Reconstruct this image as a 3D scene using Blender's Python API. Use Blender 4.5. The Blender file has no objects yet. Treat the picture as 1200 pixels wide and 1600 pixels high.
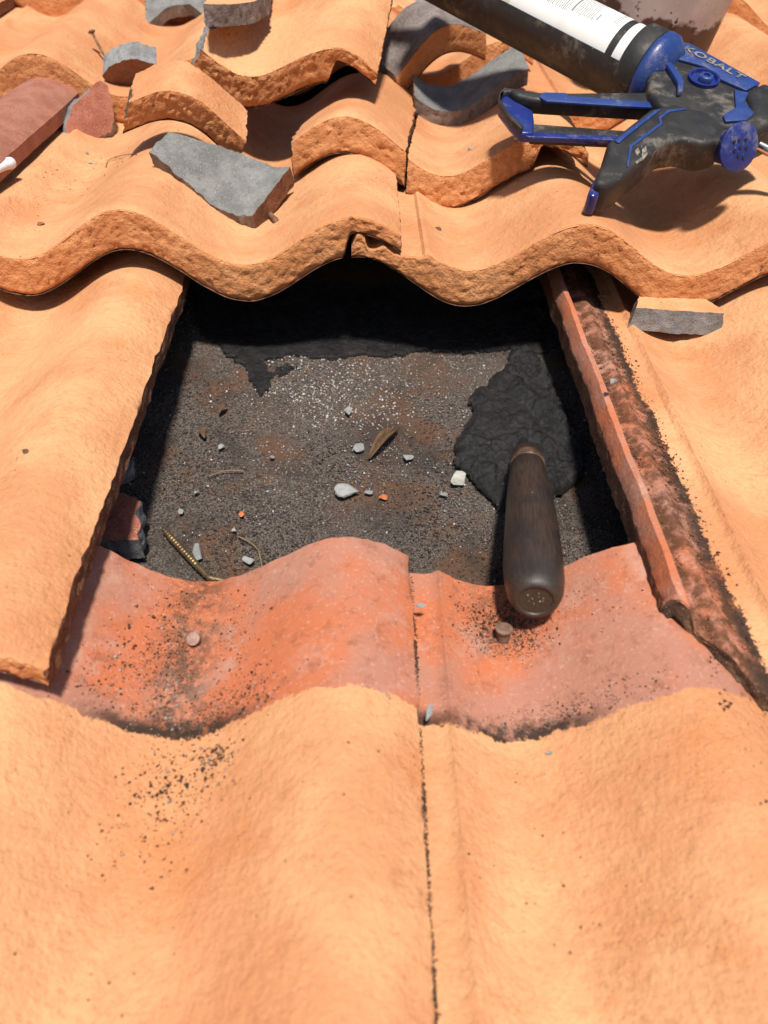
import bpy, bmesh, math, random
import numpy as np
from mathutils import Matrix, Vector, Euler

# ------------------------------------------------------------------ camera, world, sun, exposure
SC = bpy.context.scene
COL = SC.collection
ROOF = Matrix.Translation((0, 0, 3.2)) @ Matrix.Rotation(math.radians(20), 4, 'X')   # roof pitch; all local coordinates lie in the roof plane

cam_d = bpy.data.cameras.new('camera')
cam_d.sensor_fit = 'VERTICAL'; cam_d.sensor_height = 36; cam_d.sensor_width = 27
cam_d.lens = 28.080
cam_d.clip_start = .01; cam_d.clip_end = 500
cam_d.dof.use_dof = True; cam_d.dof.focus_distance = .52; cam_d.dof.aperture_fstop = 10
cam = bpy.data.objects.new('camera', cam_d); COL.objects.link(cam)
cr, cu, cf = Vector((0.99918,-0.01271,0.03836)), Vector((-0.01670,0.73461,0.67828)), Vector((0.03680,0.67837,-0.73380))
cm = Matrix((cr, cu, -cf)).transposed().to_4x4(); cm.translation = Vector((0.07800,-0.16960,0.35990))
cam.matrix_world = ROOF @ cm
SC.camera = cam

SUN_LOCAL = Vector((.03, -.24, 1)).normalized()       # towards the sun, in roof axes
sun_dir = (ROOF.to_3x3() @ SUN_LOCAL).normalized()
sd = bpy.data.lights.new('sun', 'SUN'); sd.energy = 4.9; sd.angle = math.radians(5.5); sd.color = (1, .94, .84)
sun = bpy.data.objects.new('sun', sd); COL.objects.link(sun)
sun.rotation_euler = sun_dir.to_track_quat('Z', 'Y').to_euler(); sun.location = (0, 0, 8)
w = bpy.data.worlds.new('World'); SC.world = w; w.use_nodes = True
sky = w.node_tree.nodes.new('ShaderNodeTexSky'); sky.sky_type = 'NISHITA'; sky.sun_disc = False
sky.sun_elevation = math.asin(sun_dir.z); sky.sun_rotation = math.atan2(sun_dir.x, sun_dir.y)
bg = w.node_tree.nodes['Background']; bg.inputs['Strength'].default_value = .075
w.node_tree.links.new(sky.outputs[0], bg.inputs[0])
SC.view_settings.view_transform = 'Standard'; SC.view_settings.look = 'None'
SC.view_settings.exposure = 0.16; SC.view_settings.gamma = 1; SC.view_settings.use_curve_mapping = False
SC.render.engine = 'CYCLES'
SC.cycles.max_bounces = 8

# ------------------------------------------------------------------ helpers
def vnoise(p, seed=0):
    """value noise in [-1,1]; p is (n,3)"""
    p = np.asarray(p, float) + seed * 17.31
    i = np.floor(p).astype(np.int64); f = p - i; f = f * f * (3 - 2 * f)
    def h(a, b, c):
        n = (a * 374761393 + b * 668265263 + c * 2147483647 + seed * 974711) & 0xffffffff
        n = ((n ^ (n >> 13)) * 1274126177) & 0xffffffff
        n = n ^ (n >> 16)
        return (n & 0xffff) / 32767.5 - 1
    r = 0
    for dx in (0, 1):
        for dy in (0, 1):
            for dz in (0, 1):
                wgt = (f[:, 0] if dx else 1 - f[:, 0]) * (f[:, 1] if dy else 1 - f[:, 1]) * (f[:, 2] if dz else 1 - f[:, 2])
                r = r + wgt * h(i[:, 0] + dx, i[:, 1] + dy, i[:, 2] + dz)
    return r
def fbm(p, seed=0, o=3):
    p = np.asarray(p, float); r = 0; a = 1
    for k in range(o): r = r + a * vnoise(p * 2.03 ** k, seed + k * 7); a *= .5
    return r / 1.75
def sstep(a, b, x): t = np.clip((x - a) / (b - a), 0, 1); return t * t * (3 - 2 * t)

def link(o, parent=None, M=None, label=None, cat=None, group=None, kind=None):
    COL.objects.link(o)
    if parent is None: o.matrix_world = ROOF @ (M if M is not None else Matrix())
    else:
        o.parent = parent
        if M is not None: o.matrix_local = M
    if label: o['label'] = label
    if cat: o['category'] = cat
    if group: o['group'] = group
    if kind: o['kind'] = kind
    return o
def mesh_from(name, verts, faces, mats, fm=None, smooth=True, angle=40):
    me = bpy.data.meshes.new(name)
    me.from_pydata([tuple(v) for v in verts], [], [tuple(f) for f in faces])
    for m in (mats if isinstance(mats, (list, tuple)) else [mats]): me.materials.append(m)
    if fm is not None: me.polygons.foreach_set('material_index', np.asarray(fm, np.int32))
    me.polygons.foreach_set('use_smooth', np.full(len(me.polygons), smooth))
    me.update(); me.validate()
    if smooth: me.set_sharp_from_angle(angle=math.radians(angle))
    return me
def obj(name, me, parent=None, M=None, **k): return link(bpy.data.objects.new(name, me), parent, M, **k)
def empty(name, M=None, **k):
    o = bpy.data.objects.new(name, None); o.empty_display_size = .02
    return link(o, None, M, **k)
def from_bm(name, bm, mats, smooth=True, angle=40):
    bmesh.ops.recalc_face_normals(bm, faces=bm.faces)
    me = bpy.data.meshes.new(name); bm.to_mesh(me); bm.free()
    for m in (mats if isinstance(mats, (list, tuple)) else [mats]): me.materials.append(m)
    me.polygons.foreach_set('use_smooth', np.full(len(me.polygons), smooth)); me.update()
    if smooth: me.set_sharp_from_angle(angle=math.radians(angle))
    return me
def TM(loc, rot=(0, 0, 0)): return Matrix.Translation(loc) @ Euler(rot).to_matrix().to_4x4()

# ------------------------------------------------------------------ materials
class NT:
    def __init__(s, name):
        s.m = bpy.data.materials.new(name); s.m.use_nodes = True
        s.t = s.m.node_tree; s.b = s.t.nodes['Principled BSDF']
    def n(s, typ, **k):
        x = s.t.nodes.new(typ)
        for a, v in k.items(): setattr(x, a, v)
        return x
    def l(s, a, b): s.t.links.new(a, b)
    def put(s, sock, v):
        if isinstance(v, bpy.types.NodeSocket): s.l(v, sock)
        else: sock.default_value = v
    def coord(s):
        tc = s.n('ShaderNodeTexCoord'); oi = s.n('ShaderNodeObjectInfo')
        mu = s.n('ShaderNodeMath', operation='MULTIPLY'); s.l(oi.outputs['Random'], mu.inputs[0]); mu.inputs[1].default_value = 9.7
        va = s.n('ShaderNodeVectorMath', operation='ADD'); s.l(tc.outputs['Object'], va.inputs[0]); s.l(mu.outputs[0], va.inputs[1])
        s.raw = tc.outputs['Object']; s.c = va.outputs[0]; return s.c
    def noise(s, scale, detail=4, rough=.55, vec=None, dist=0):
        x = s.n('ShaderNodeTexNoise'); x.inputs['Scale'].default_value = scale; x.inputs['Detail'].default_value = detail
        x.inputs['Roughness'].default_value = rough; x.inputs['Distortion'].default_value = dist
        s.l(vec or s.c, x.inputs['Vector']); return x.outputs['Fac']
    def vor(s, scale, vec=None, feature='F1', out='Distance'):
        x = s.n('ShaderNodeTexVoronoi', feature=feature); x.inputs['Scale'].default_value = scale; s.l(vec or s.c, x.inputs['Vector']); return x.outputs[out]
    def math(s, op, a, b=0.0, clamp=False):
        x = s.n('ShaderNodeMath', operation=op, use_clamp=clamp); s.put(x.inputs[0], a); s.put(x.inputs[1], b); return x.outputs[0]
    def rng(s, v, a, b, c=0.0, d=1.0, smooth=True):
        x = s.n('ShaderNodeMapRange'); x.interpolation_type = 'SMOOTHSTEP' if smooth else 'LINEAR'
        s.put(x.inputs[0], v)
        for i, q in enumerate((a, b, c, d)): x.inputs[i + 1].default_value = q
        return x.outputs[0]
    def mix(s, f, a, b, mode='MIX'):
        x = s.n('ShaderNodeMix', data_type='RGBA', blend_type=mode)
        s.put(x.inputs[0], f)
        for sock, v in ((x.inputs[6], a), (x.inputs[7], b)):
            if isinstance(v, (tuple, list)): sock.default_value = (*v, 1)
            else: s.l(v, sock)
        return x.outputs[2]
    def attr(s, name, out='Fac'):
        x = s.n('ShaderNodeAttribute', attribute_name=name); return x.outputs[out]
    def xyz(s, vec=None):
        x = s.n('ShaderNodeSeparateXYZ'); s.l(vec or s.raw, x.inputs[0]); return x.outputs
    def bump(s, h, dist, strength=1.0, prev=None):
        x = s.n('ShaderNodeBump'); x.inputs['Distance'].default_value = dist; x.inputs['Strength'].default_value = strength
        s.l(h, x.inputs['Height'])
        if prev is not None: s.l(prev, x.inputs['Normal'])
        return x.outputs[0]
    def done(s, color, rough=.8, normal=None, metal=0.0, spec=.3):
        if isinstance(color, (tuple, list)): s.b.inputs['Base Color'].default_value = (*color, 1)
        else: s.l(color, s.b.inputs['Base Color'])
        s.put(s.b.inputs['Roughness'], rough)
        s.put(s.b.inputs['Metallic'], metal); s.b.inputs['Specular IOR Level'].default_value = spec
        if normal is not None: s.l(normal, s.b.inputs['Normal'])
        return s.m

def paint_color(t):
    c = t.mix(t.rng(t.noise(8, 4, .6), .38, .62), (.565, .25, .112), (.69, .365, .182))
    c = t.mix(t.math('MULTIPLY', t.rng(t.noise(22, 5, .65), .50, .72), .55), c, (.53, .20, .072))
    c = t.mix(t.math('MULTIPLY', t.rng(t.noise(48, 5, .7, dist=1.2), .60, .70), .35), c, (.42, .17, .07))
    c = t.mix(t.math('MULTIPLY', t.rng(t.noise(330, 4, .7), .48, .74), .42), c, (.44, .175, .072))
    c = t.mix(t.math('MULTIPLY', t.rng(t.noise(700, 2, .6), .60, .75), .4), c, (.74, .45, .27))
    c = t.mix(t.math('MULTIPLY', t.math('MULTIPLY', t.rng(t.noise(11, 5, .7, dist=.8), .56, .70), t.rng(t.noise(240, 5, .8), .42, .62)), .55), c, (.40, .19, .095))
    sp = t.math('MULTIPLY', t.rng(t.vor(150), .13, .07), t.rng(t.noise(14, 2), .53, .63))
    sp2 = t.math('MULTIPLY', t.rng(t.vor(420), .2, .1), t.rng(t.noise(22, 2), .5, .62))
    c = t.mix(t.math('MULTIPLY', sp, .8), c, (.12, .06, .035))
    return t.mix(t.math('MULTIPLY', sp2, .55), c, (.2, .09, .04))

def bare_color(t):
    c = t.mix(t.rng(t.noise(11, 5, .6), .43, .60), (.42, .19, .13), (.51, .155, .07))
    c = t.mix(t.math('MULTIPLY', t.rng(t.noise(30, 6, .7), .5, .68), .7), c, (.50, .285, .22))
    c = t.mix(t.math('MULTIPLY', t.rng(t.noise(110, 6, .75), .50, .70), .6), c, (.24, .085, .046))
    return t.mix(t.math('MULTIPLY', t.rng(t.noise(520, 4, .7), .55, .7), .6), c, (.56, .36, .28))

def make_paint(name, bare=False):
    t = NT(name); t.coord()
    c = paint_color(t)
    h1 = t.noise(150, 3, .5); h2 = t.noise(420, 4, .6); h0 = t.noise(30, 2, .5)
    nrm = t.bump(h0, .0018, .7); nrm = t.bump(h1, .0016, .8, nrm); nrm = t.bump(h2, .0012, .8, nrm)
    if bare:
        a = t.attr('bare')
        b = t.math('ADD', a, t.math('MULTIPLY', t.math('SUBTRACT', t.noise(45, 5, .65), .5), .014))
        b = t.math('ADD', b, t.math('MULTIPLY', t.math('SUBTRACT', t.noise(420, 3, .6), .5), .006))
        m = t.rng(b, 0, .0012)
        bc = bare_color(t)
        z = t.xyz()[2]
        val = t.rng(z, .006, -.012)
        dn = t.rng(t.noise(120, 6, .8), .40, .58)
        # black grime that gathered along the lower rim of the covered strip, and brown soil in the trough
        grime = t.math('MULTIPLY', t.math('MULTIPLY', t.rng(b, .0105, .003), t.rng(t.noise(60, 4, .6), .32, .46)), val)
        soil = t.math('MULTIPLY', t.math('MULTIPLY', t.rng(z, -.009, -.0165), dn), t.attr('soil'))
        bc = t.mix(t.math('MULTIPLY', soil, .8), bc, (.075, .042, .024))
        bc = t.mix(t.math('MULTIPLY', t.attr('soil2'), t.rng(t.noise(85, 6, .75), .36, .58)), bc, (.10, .042, .02))
        bc = t.mix(t.math('MULTIPLY', grime, .95), bc, (.03, .021, .015))
        c = t.mix(m, c, bc)
        nb = t.bump(t.noise(420, 4, .65), .0007, .7)
        mx = t.n('ShaderNodeMix', data_type='VECTOR'); t.l(m, mx.inputs[0]); t.l(nrm, mx.inputs[4]); t.l(nb, mx.inputs[5]); nrm = mx.outputs[1]
    return t.done(c, .82, nrm, spec=.25)

def make_nose(name):
    t = NT(name); t.coord()
    h = t.noise(290, 5, .65); h3 = t.noise(700, 3)
    c = t.mix(t.rng(t.noise(40, 4), .35, .7), (.58, .235, .092), (.68, .31, .135))
    c = t.mix(t.math('MULTIPLY', t.rng(h, .42, .3), .7), c, (.30, .10, .037))
    c = t.mix(t.math('MULTIPLY', t.rng(t.noise(120, 4, .7), .62, .72), .85), c, (.10, .05, .027))
    nrm = t.bump(h, .0024, .9); nrm = t.bump(h3, .0008, .6, nrm)
    return t.done(c, .88, nrm, spec=.2)

def make_stone(name, a, b, dark, bump=.0015):
    t = NT(name); t.coord()
    c = t.mix(t.rng(t.noise(55, 5, .65), .35, .65), a, b)
    c = t.mix(t.math('MULTIPLY', t.rng(t.noise(420, 4, .7), .52, .7), .7), c, dark)
    c = t.mix(t.math('MULTIPLY', t.rng(t.vor(600), .22, .12), .6), c, (.5, .5, .48))
    nrm = t.bump(t.noise(240, 5, .7), bump, .9); nrm = t.bump(t.noise(900, 2), bump * .4, .7, nrm)
    return t.done(c, .9, nrm, spec=.25)

def make_plain(name, col, col2=None, scale=60, rough=.5, spec=.4, metal=0.0, bump=0.0, bscale=400, lo=.4, hi=.65):
    t = NT(name); t.coord()
    c = col if col2 is None else t.mix(t.rng(t.noise(scale, 5, .65), lo, hi), col, col2)
    nrm = t.bump(t.noise(bscale, 4, .6), bump, .8) if bump else None
    return t.done(c, rough, nrm, metal, spec)

M_PAINT = make_paint('tile_paint'); M_BARE = make_paint('tile_paint_with_bare_head', True); M_NOSE = make_nose('tile_rough_nose')
M_EDGE = make_stone('tile_dirty_edge', (.14, .065, .035), (.24, .105, .055), (.05, .03, .02))
M_UNDER = make_stone('tile_underside', (.17, .075, .045), (.26, .13, .085), (.09, .05, .035), .0008)
M_GREY = make_stone('concrete_break', (.17, .173, .178), (.28, .283, .285), (.09, .09, .095))
M_GREYT = make_stone('concrete_underside', (.155, .155, .15), (.235, .235, .225), (.10, .098, .092), .0009)
M_GREYB = make_stone('concrete_brown_break', (.17, .135, .125), (.27, .235, .225), (.08, .065, .06))
M_BROWN = make_stone('unpainted_tile', (.30, .115, .075), (.38, .165, .115), (.22, .075, .045), .0006)
M_REDF = make_stone('red_fragment', (.27, .085, .05), (.36, .13, .085), (.12, .045, .03), .0008)
M_DARKR = make_stone('weathered_break', (.10, .06, .04), (.2, .12, .07), (.035, .025, .02), .002)

# ------------------------------------------------------------------ the tile: one profile for laid tiles and fragments
P, A = .15, .017
L, TN, TB = .41, .028, .013
def prof(u): return A * np.cos(2 * np.pi * np.asarray(u, float) / P)
def ztop(u, lip=True):
    u = np.asarray(u, float); z = prof(u)
    if not lip: return z
    strip = np.full_like(z, -.0088)
    inner = -.0088 + (.031 - u) / .036 * .005
    rib = .0105 * np.exp(-((u - .0005) / .0042) ** 4) + .0045 * np.exp(-((u - .0165) / .0045) ** 2)
    lz = np.where(u < .029, inner + rib, strip)
    k = sstep(.0425, .0458, u)
    return np.where(u < .0458, lz * (1 - k) + z * k, z)

def box_lattice(nu, nv, nw):
    idx = {}; ijk = []
    def gi(i, j, k):
        q = (i, j, k)
        if q not in idx: idx[q] = len(ijk); ijk.append(q)
        return idx[q]
    F, tag = [], []
    for i in range(nu):
        for j in range(nv):
            F.append((gi(i, j, nw), gi(i + 1, j, nw), gi(i + 1, j + 1, nw), gi(i, j + 1, nw))); tag.append(0)
            F.append((gi(i, j, 0), gi(i, j + 1, 0), gi(i + 1, j + 1, 0), gi(i + 1, j, 0))); tag.append(1)
    for i in range(nu):
        for k in range(nw):
            F.append((gi(i, 0, k), gi(i + 1, 0, k), gi(i + 1, 0, k + 1), gi(i, 0, k + 1))); tag.append(2)
            F.append((gi(i, nv, k), gi(i, nv, k + 1), gi(i + 1, nv, k + 1), gi(i + 1, nv, k))); tag.append(3)
    for j in range(nv):
        for k in range(nw):
            F.append((gi(0, j, k), gi(0, j, k + 1), gi(0, j + 1, k + 1), gi(0, j + 1, k))); tag.append(4)
            F.append((gi(nu, j, k), gi(nu, j + 1, k), gi(nu, j + 1, k + 1), gi(nu, j, k + 1))); tag.append(5)
    return np.array(ijk), F, np.array(tag)

def tile_mesh(name, mats, u0=-.005, u1=.331, v0=0., v1=L, nose=True, lip=True, du=.003, dv=.005, nw=6, seed=1,
              jag=(0, 0, 0, 0), rough=(0, 0, 0, 0), bare=None, soil=None, soil2=None, mitre=False, flat=None, tb=TB, bend=0., vback=None, centre=None, slope=(0, 0, 0, 0)):
    """mats: top, bottom, front, back, left, right. jag/rough: (front, back, left, right) outline wobble and face relief.
    slope leans a broken face (front, back, left, right); centre moves the origin."""
    nu = max(4, int((u1 - u0) / du)); nv = max(4, int((v1 - v0) / dv))
    ijk, F, tag = box_lattice(nu, nv, nw)
    s = ijk[:, 0] / nu; t = ijk[:, 1] / nv; wv = ijk[:, 2] / nw
    if nose: t = np.where(t < 1, t ** 1.5, 1)
    vv = v0 + (v1 - v0) * t
    def jn(x, sd): return vnoise(np.stack([x * 45, x * 0, x * 0 + sd], 1), seed) * .62 + vnoise(np.stack([x * 150, x * 0, x * 0 + sd], 1), seed + 3) * .26 + vnoise(np.stack([x * 420, x * 0, x * 0 + sd], 1), seed + 5) * .12
    uL = u0 + jag[2] * jn(vv, 1.5) - slope[2] * (.5 - wv); uR = u1 + jag[3] * jn(vv, 4.5) + slope[3] * (.5 - wv)
    u = uL + (uR - uL) * s
    vF = v0 + jag[0] * jn(u, 8.5) - slope[0] * (.5 - wv); vB = v1 + jag[1] * jn(u, 12.5) + slope[1] * (.5 - wv)
    if vback is not None: vB = vB + vback(u)
    if mitre: vF = vF + np.clip((.029 - u) / .034, 0, 1) * .046
    v = vF + (vB - vF) * t
    zt = ztop(u, lip) if flat is None else np.full_like(u, 0.) + flat * prof(u)
    pf = prof(u) if flat is None else flat * prof(u)
    body = np.minimum(zt, pf) - tb
    if nose:
        k = sstep(.045, .022, v)
        zn = pf - TN
        if u1 > .3: zn = zn + sstep(.292, .298, u) * (TN - .0115)
        zb = body * (1 - k) + zn * k
        zb = np.minimum(zb, zt - .006)
        if u1 > .3: zb = np.where(u > .297, np.maximum(zb, pf - .0115), zb)
    else: zb = body
    z = zb + (zt - zb) * wv
    pos = np.stack([u, v, z], 1)
    if bend: pos[:, 2] += bend * (u - (u0 + u1) / 2) ** 2
    if nose:   # rounded arris
        z_r = np.exp(-((v - vF) / .0035)) * (wv > .99) * .0028; pos[:, 2] -= z_r
        pos[:, 1] += (ijk[:, 1] == 0) * ((np.abs(wv - .5) * 2) ** 8) * .003
    # relief on the rough faces
    q = pos.copy()
    def rel(mask, axis, sign, amp, fr=260):
        if amp: pos[:, axis] += np.where(mask, sign * amp * (vnoise(q * fr, seed + 11) + .6 * vnoise(q * fr * 2.1, seed + 13)), 0)
    rel(ijk[:, 1] == 0, 1, -1, rough[0], 360); rel(ijk[:, 1] == nv, 1, 1, rough[1])
    rel(ijk[:, 0] == 0, 0, -1, rough[2], 330); rel(ijk[:, 0] == nu, 0, 1, rough[3], 330)
    # gentle hand-made unevenness of the skin
    pos[:, 2] += .0007 * vnoise(q * 28, seed + 21) + .00025 * vnoise(q * 110, seed + 23)
    if centre is not None: pos -= np.array(centre)
    me = mesh_from(name, pos, F, mats, tag, True, 42)
    if bare is not None:
        for nm, fn in (('bare', bare), ('soil', soil), ('soil2', soil2)):
            a = me.attributes.new(nm, 'FLOAT', 'POINT')
            a.data.foreach_set('value', np.asarray(fn(u, v) if fn else np.zeros_like(u), np.float32))
    return me

STD = [M_PAINT, M_UNDER, M_NOSE, M_EDGE, M_EDGE, M_EDGE]
STDB = [M_BARE, M_UNDER, M_NOSE, M_BARE, M_EDGE, M_EDGE]
S0 = .0816

# ------------------------------------------------------------------ roof deck with its felt
def make_deck_mat():
    t = NT('mineral_felt'); t.coord(); t.c = t.raw
    x, y, z = t.xyz()
    c = t.mix(t.rng(t.noise(900, 2), .4, .62), (.05, .039, .033), (.15, .122, .105))
    c = t.mix(t.math('MULTIPLY', t.rng(t.noise(13, 5, .65), .48, .62), .75), c, (.13, .06, .03))
    c = t.mix(t.math('MULTIPLY', t.rng(t.noise(14, 5, .65, dist=.6), .50, .64), .7), c, (.04, .032, .028))
    nrm = t.bump(t.noise(700, 3, .7), .0016, 1)
    return t.done(c, .85, nrm, spec=.3)
M_DECK = make_deck_mat()
nx, ny = 60, 60
bm = bmesh.new()
vs = bmesh.ops.create_grid(bm, x_segments=nx, y_segments=ny, size=1.6)['verts']
co = np.array([v.co[:] for v in vs]); nz = .0012 * vnoise(co * 20, 5)
for v, d in zip(vs, nz): v.co.z = d - .0015; v.co.x += .1; v.co.y += .55
ex = bmesh.ops.extrude_face_region(bm, geom=bm.faces[:])
for v in [e for e in ex['geom'] if isinstance(e, bmesh.types.BMVert)]: v.co.z = -.022
deck = obj('roof_deck', from_bm('roof_deck', bm, M_DECK), kind='structure')

# ------------------------------------------------------------------ laid tiles (pieces of the roof)
def lay(me, x0, yf, zm, s=S0, rz=0., name='roof_tile', label=None):
    M = Matrix.Translation((x0, yf, zm)) @ Matrix.Rotation(rz, 4, 'Z') @ Matrix.Rotation(-math.atan(s), 4, 'X')
    return obj(name, me, deck, M, label=label), M
NR = (.0010, 0, 0, .0006)
YA, YZ, YY = .3215, .643, .945
ZM = .0765
headline = lambda u, v: v - (L - .088) + .005 * (.5 - .5 * np.cos(2 * np.pi * u / P))
C1 = tile_mesh('roof_tile', STDB, seed=3, rough=(.0013, .0005, 0, .0007), jag=(0, .0015, 0, .0006), dv=.0035, bare=headline, soil=lambda u, v: np.exp(-((u - .225) / .02) ** 2))
C2 = tile_mesh('roof_tile', STDB, seed=8, rough=(.0013, .0005, 0, .0007), jag=(0, .0015, 0, .0006), dv=.0035, bare=headline, soil=lambda u, v: .7 * np.exp(-((u - .075) / .014) ** 2) * sstep(L - .05, L - .03, v))
front_l, M_C1 = lay(C1, -.225, -.32, ZM, label='lower tile with bare red head strip and brown soil in its trough')
front_r, M_C2 = lay(C2, .0755, -.3205, ZM + .0004, label='lower tile with bare red head strip under the trowel handle')
B1 = tile_mesh('roof_tile', [M_PAINT, M_UNDER, M_NOSE, M_EDGE, M_EDGE, M_EDGE], seed=12, rough=(.0013, 0, 0, .0011), jag=(.0012, 0, 0, .0012), nw=8)
B2 = tile_mesh('roof_tile', [M_BARE, M_UNDER, M_DARKR, M_EDGE, M_EDGE, M_EDGE], seed=17, rough=(.0016, 0, .0007, 0), jag=(.0012, 0, .001, 0), nw=8, du=.0018, dv=.004,
               mitre=True, bare=lambda u, v: .033 - u, soil2=lambda u, v: np.clip(.75 * sstep(.005, .009, u) + 1.2 * np.exp(-((u - .0245) / .006) ** 2) + .9 * np.exp(-((u - .009) / .003) ** 2), 0, 1))
tile_bl, M_B1 = lay(B1, -.375, 0, ZM, label='painted tile whose thick cut edge borders the opening')
tile_br, M_B2 = lay(B2, .2245, 0, ZM, label='painted tile with bare reddish interlocking lip beside the opening')
A1 = tile_mesh('roof_tile', STD, seed=21, rough=NR, du=.0017, nw=18)
A2 = tile_mesh('roof_tile', STD, seed=26, rough=NR, du=.0017, nw=18)
A0 = tile_mesh('roof_tile', [M_BROWN, M_UNDER, M_BROWN, M_EDGE, M_BROWN, M_BROWN], seed=29, rough=(.0004, 0, 0, 0))
tile_am, M_A1 = lay(A1, -.225, YA, .0925, .125, label='upper tile whose thick scalloped nose overhangs the opening, left of the joint')
tile_ar, M_A2 = lay(A2, .078, YA, .0925, .125, .004, label='upper tile whose thick scalloped nose overhangs the opening, right of the joint')
lay(A0, -.5215, YA - .004, .098, .125, label='smooth unpainted brown tile beneath the upper course')
Z1 = tile_mesh('roof_tile', STD, seed=33, rough=NR, du=.002, nw=14)
lay(Z1, -.375, YZ, .079)
Z2 = tile_mesh('roof_tile', STD, seed=37, rough=NR, du=.002, nw=14)
lay(Z2, .225, YZ + .006, .079)
lay(tile_mesh('roof_tile', STD, seed=39, rough=NR, du=.0025, nw=12, dv=.008), -.075, YZ + .095, .076)
G1 = tile_mesh('roof_tile', STD, seed=41, rough=NR, du=.003, nw=10, dv=.008)
G2 = tile_mesh('roof_tile', STD, seed=46, rough=NR, du=.003, nw=10, dv=.008)
lay(G1, -.225, YY, .0735); lay(G2, .075, YY, .0735); lay(G1, .375, YY - .004, .0735); lay(G2, -.525, YY + .002, .0735)
# the same courses going on around the picture
g = 0
for row, yf, zm, off in ((-2, -.96, ZM, -.225), (-1, -.64, ZM, -.375), (0, -.32, ZM, -.225), (1, 0, ZM, -.375), (2, YA, .0925, -.225), (3, YZ, .079, -.375), (4, YY, .0735, -.225), (5, YY + .3, .0735, -.375), (6, YY + .6, .0735, -.225)):
    for k in range(-3, 5):
        x0 = off + .3 * k
        if row == 0 and k in (0, 1): continue
        if row == 1 and k in (0, 1, 2): continue
        if row == 2 and k in (-1, 0, 1): continue
        if row == 3 and k in (0, 1, 2): continue
        if row == 4 and k in (-1, 0, 1, 2): continue
        g += 1
        lay((G1, G2)[g % 2], x0, yf, zm, .125 if row == 2 else S0)

# ------------------------------------------------------------------ grit on the felt
def grain_cloud(name, pts, sizes, cols, mat, flat=.6, seed=0, **k):
    rg = np.random.default_rng(seed); n = len(pts)
    base = np.array([(1, 0, -.4), (-.5, .87, -.4), (-.5, -.87, -.4), (.1, .1, .8), (.6, .6, .3)]) 
    tri = np.array([(0, 1, 4), (0, 4, 3), (4, 1, 3), (1, 2, 3), (2, 0, 3), (0, 2, 1)])
    th = rg.uniform(0, 6.28, n); c, s_ = np.cos(th), np.sin(th)
    b = base[None] * rg.uniform(.55, 1.2, (n, 5, 3)) * np.asarray(sizes)[:, None, None]
    b[:, :, 2] *= flat
    V = np.stack([b[:, :, 0] * c[:, None] - b[:, :, 1] * s_[:, None], b[:, :, 0] * s_[:, None] + b[:, :, 1] * c[:, None], b[:, :, 2]], 2) + np.asarray(pts)[:, None]
    F = (tri[None] + (np.arange(n) * 5)[:, None, None]).reshape(-1, 3)
    me = bpy.data.meshes.new(name)
    V = V.reshape(-1, 3)
    me.vertices.add(len(V)); me.vertices.foreach_set('co', V.ravel())
    me.loops.add(len(F) * 3); me.loops.foreach_set('vertex_index', F.ravel().astype(np.int32))
    me.polygons.add(len(F)); me.polygons.foreach_set('loop_start', (np.arange(len(F)) * 3).astype(np.int32))
    me.update(calc_edges=True); me.validate()
    a = me.attributes.new('col', 'FLOAT_COLOR', 'POINT')
    cc = np.concatenate([np.repeat(np.asarray(cols), 5, 0), np.ones((n * 5, 1))], 1)
    a.data.foreach_set('color', cc.astype(np.float32).ravel())
    me.materials.append(mat)
    return obj(name, me, **k)
t = NT('grain'); t.coord(); M_GRAIN = t.done(t.attr('col', 'Color'), .75, None, spec=.4)

rg = np.random.default_rng(4)
n = 62000
gx = rg.uniform(-.13, .31, n); gy = rg.uniform(.04, .42, n)
q = np.stack([gx, gy, gx * 0], 1)
big = fbm(q * 11, 3); med = fbm(q * 40, 9)
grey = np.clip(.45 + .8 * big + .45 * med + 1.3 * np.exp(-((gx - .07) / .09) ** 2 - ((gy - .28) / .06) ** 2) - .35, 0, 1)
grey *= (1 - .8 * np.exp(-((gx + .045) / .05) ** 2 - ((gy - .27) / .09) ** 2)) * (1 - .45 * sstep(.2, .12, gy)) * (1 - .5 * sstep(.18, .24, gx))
keep = rg.uniform(0, 1, n) < .66 + .38 * med
gx, gy, grey = gx[keep], gy[keep], grey[keep]; n = len(gx)
pal = rg.uniform(0, 1, n)
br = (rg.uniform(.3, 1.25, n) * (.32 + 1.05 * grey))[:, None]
cols = np.where((pal < .28 + .42 * grey)[:, None], np.array([[.40, .385, .365]]), np.where((pal < .9)[:, None], np.array([[.20, .14, .108]]), np.array([[.24, .10, .055]]))) * br
cols[rg.uniform(0, 1, n) < .018 + .02 * grey] = (.5, .49, .46)
line = np.exp(-((gy - .186 - .004 * np.sin(gx * 30)) / .0022) ** 2) * (rg.uniform(0, 1, n) < .45)
cols = cols * (1 - line[:, None]) + np.array([[.23, .13, .05]]) * line[:, None]
sz = .00042 + .0010 * rg.uniform(0, 1, n) ** 2 + .0007 * (rg.uniform(0, 1, n) < .03)
zz = .0012 * vnoise(np.stack([gx - .1, gy - .55, gx * 0], 1) * 20, 5) - .0011
grain_cloud('felt_granules', np.stack([gx, gy, zz], 1), sz, cols, M_GRAIN, .75, 1, label='coarse grey and brown mineral granules covering the exposed roofing felt', cat='granules', kind='stuff')

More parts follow.
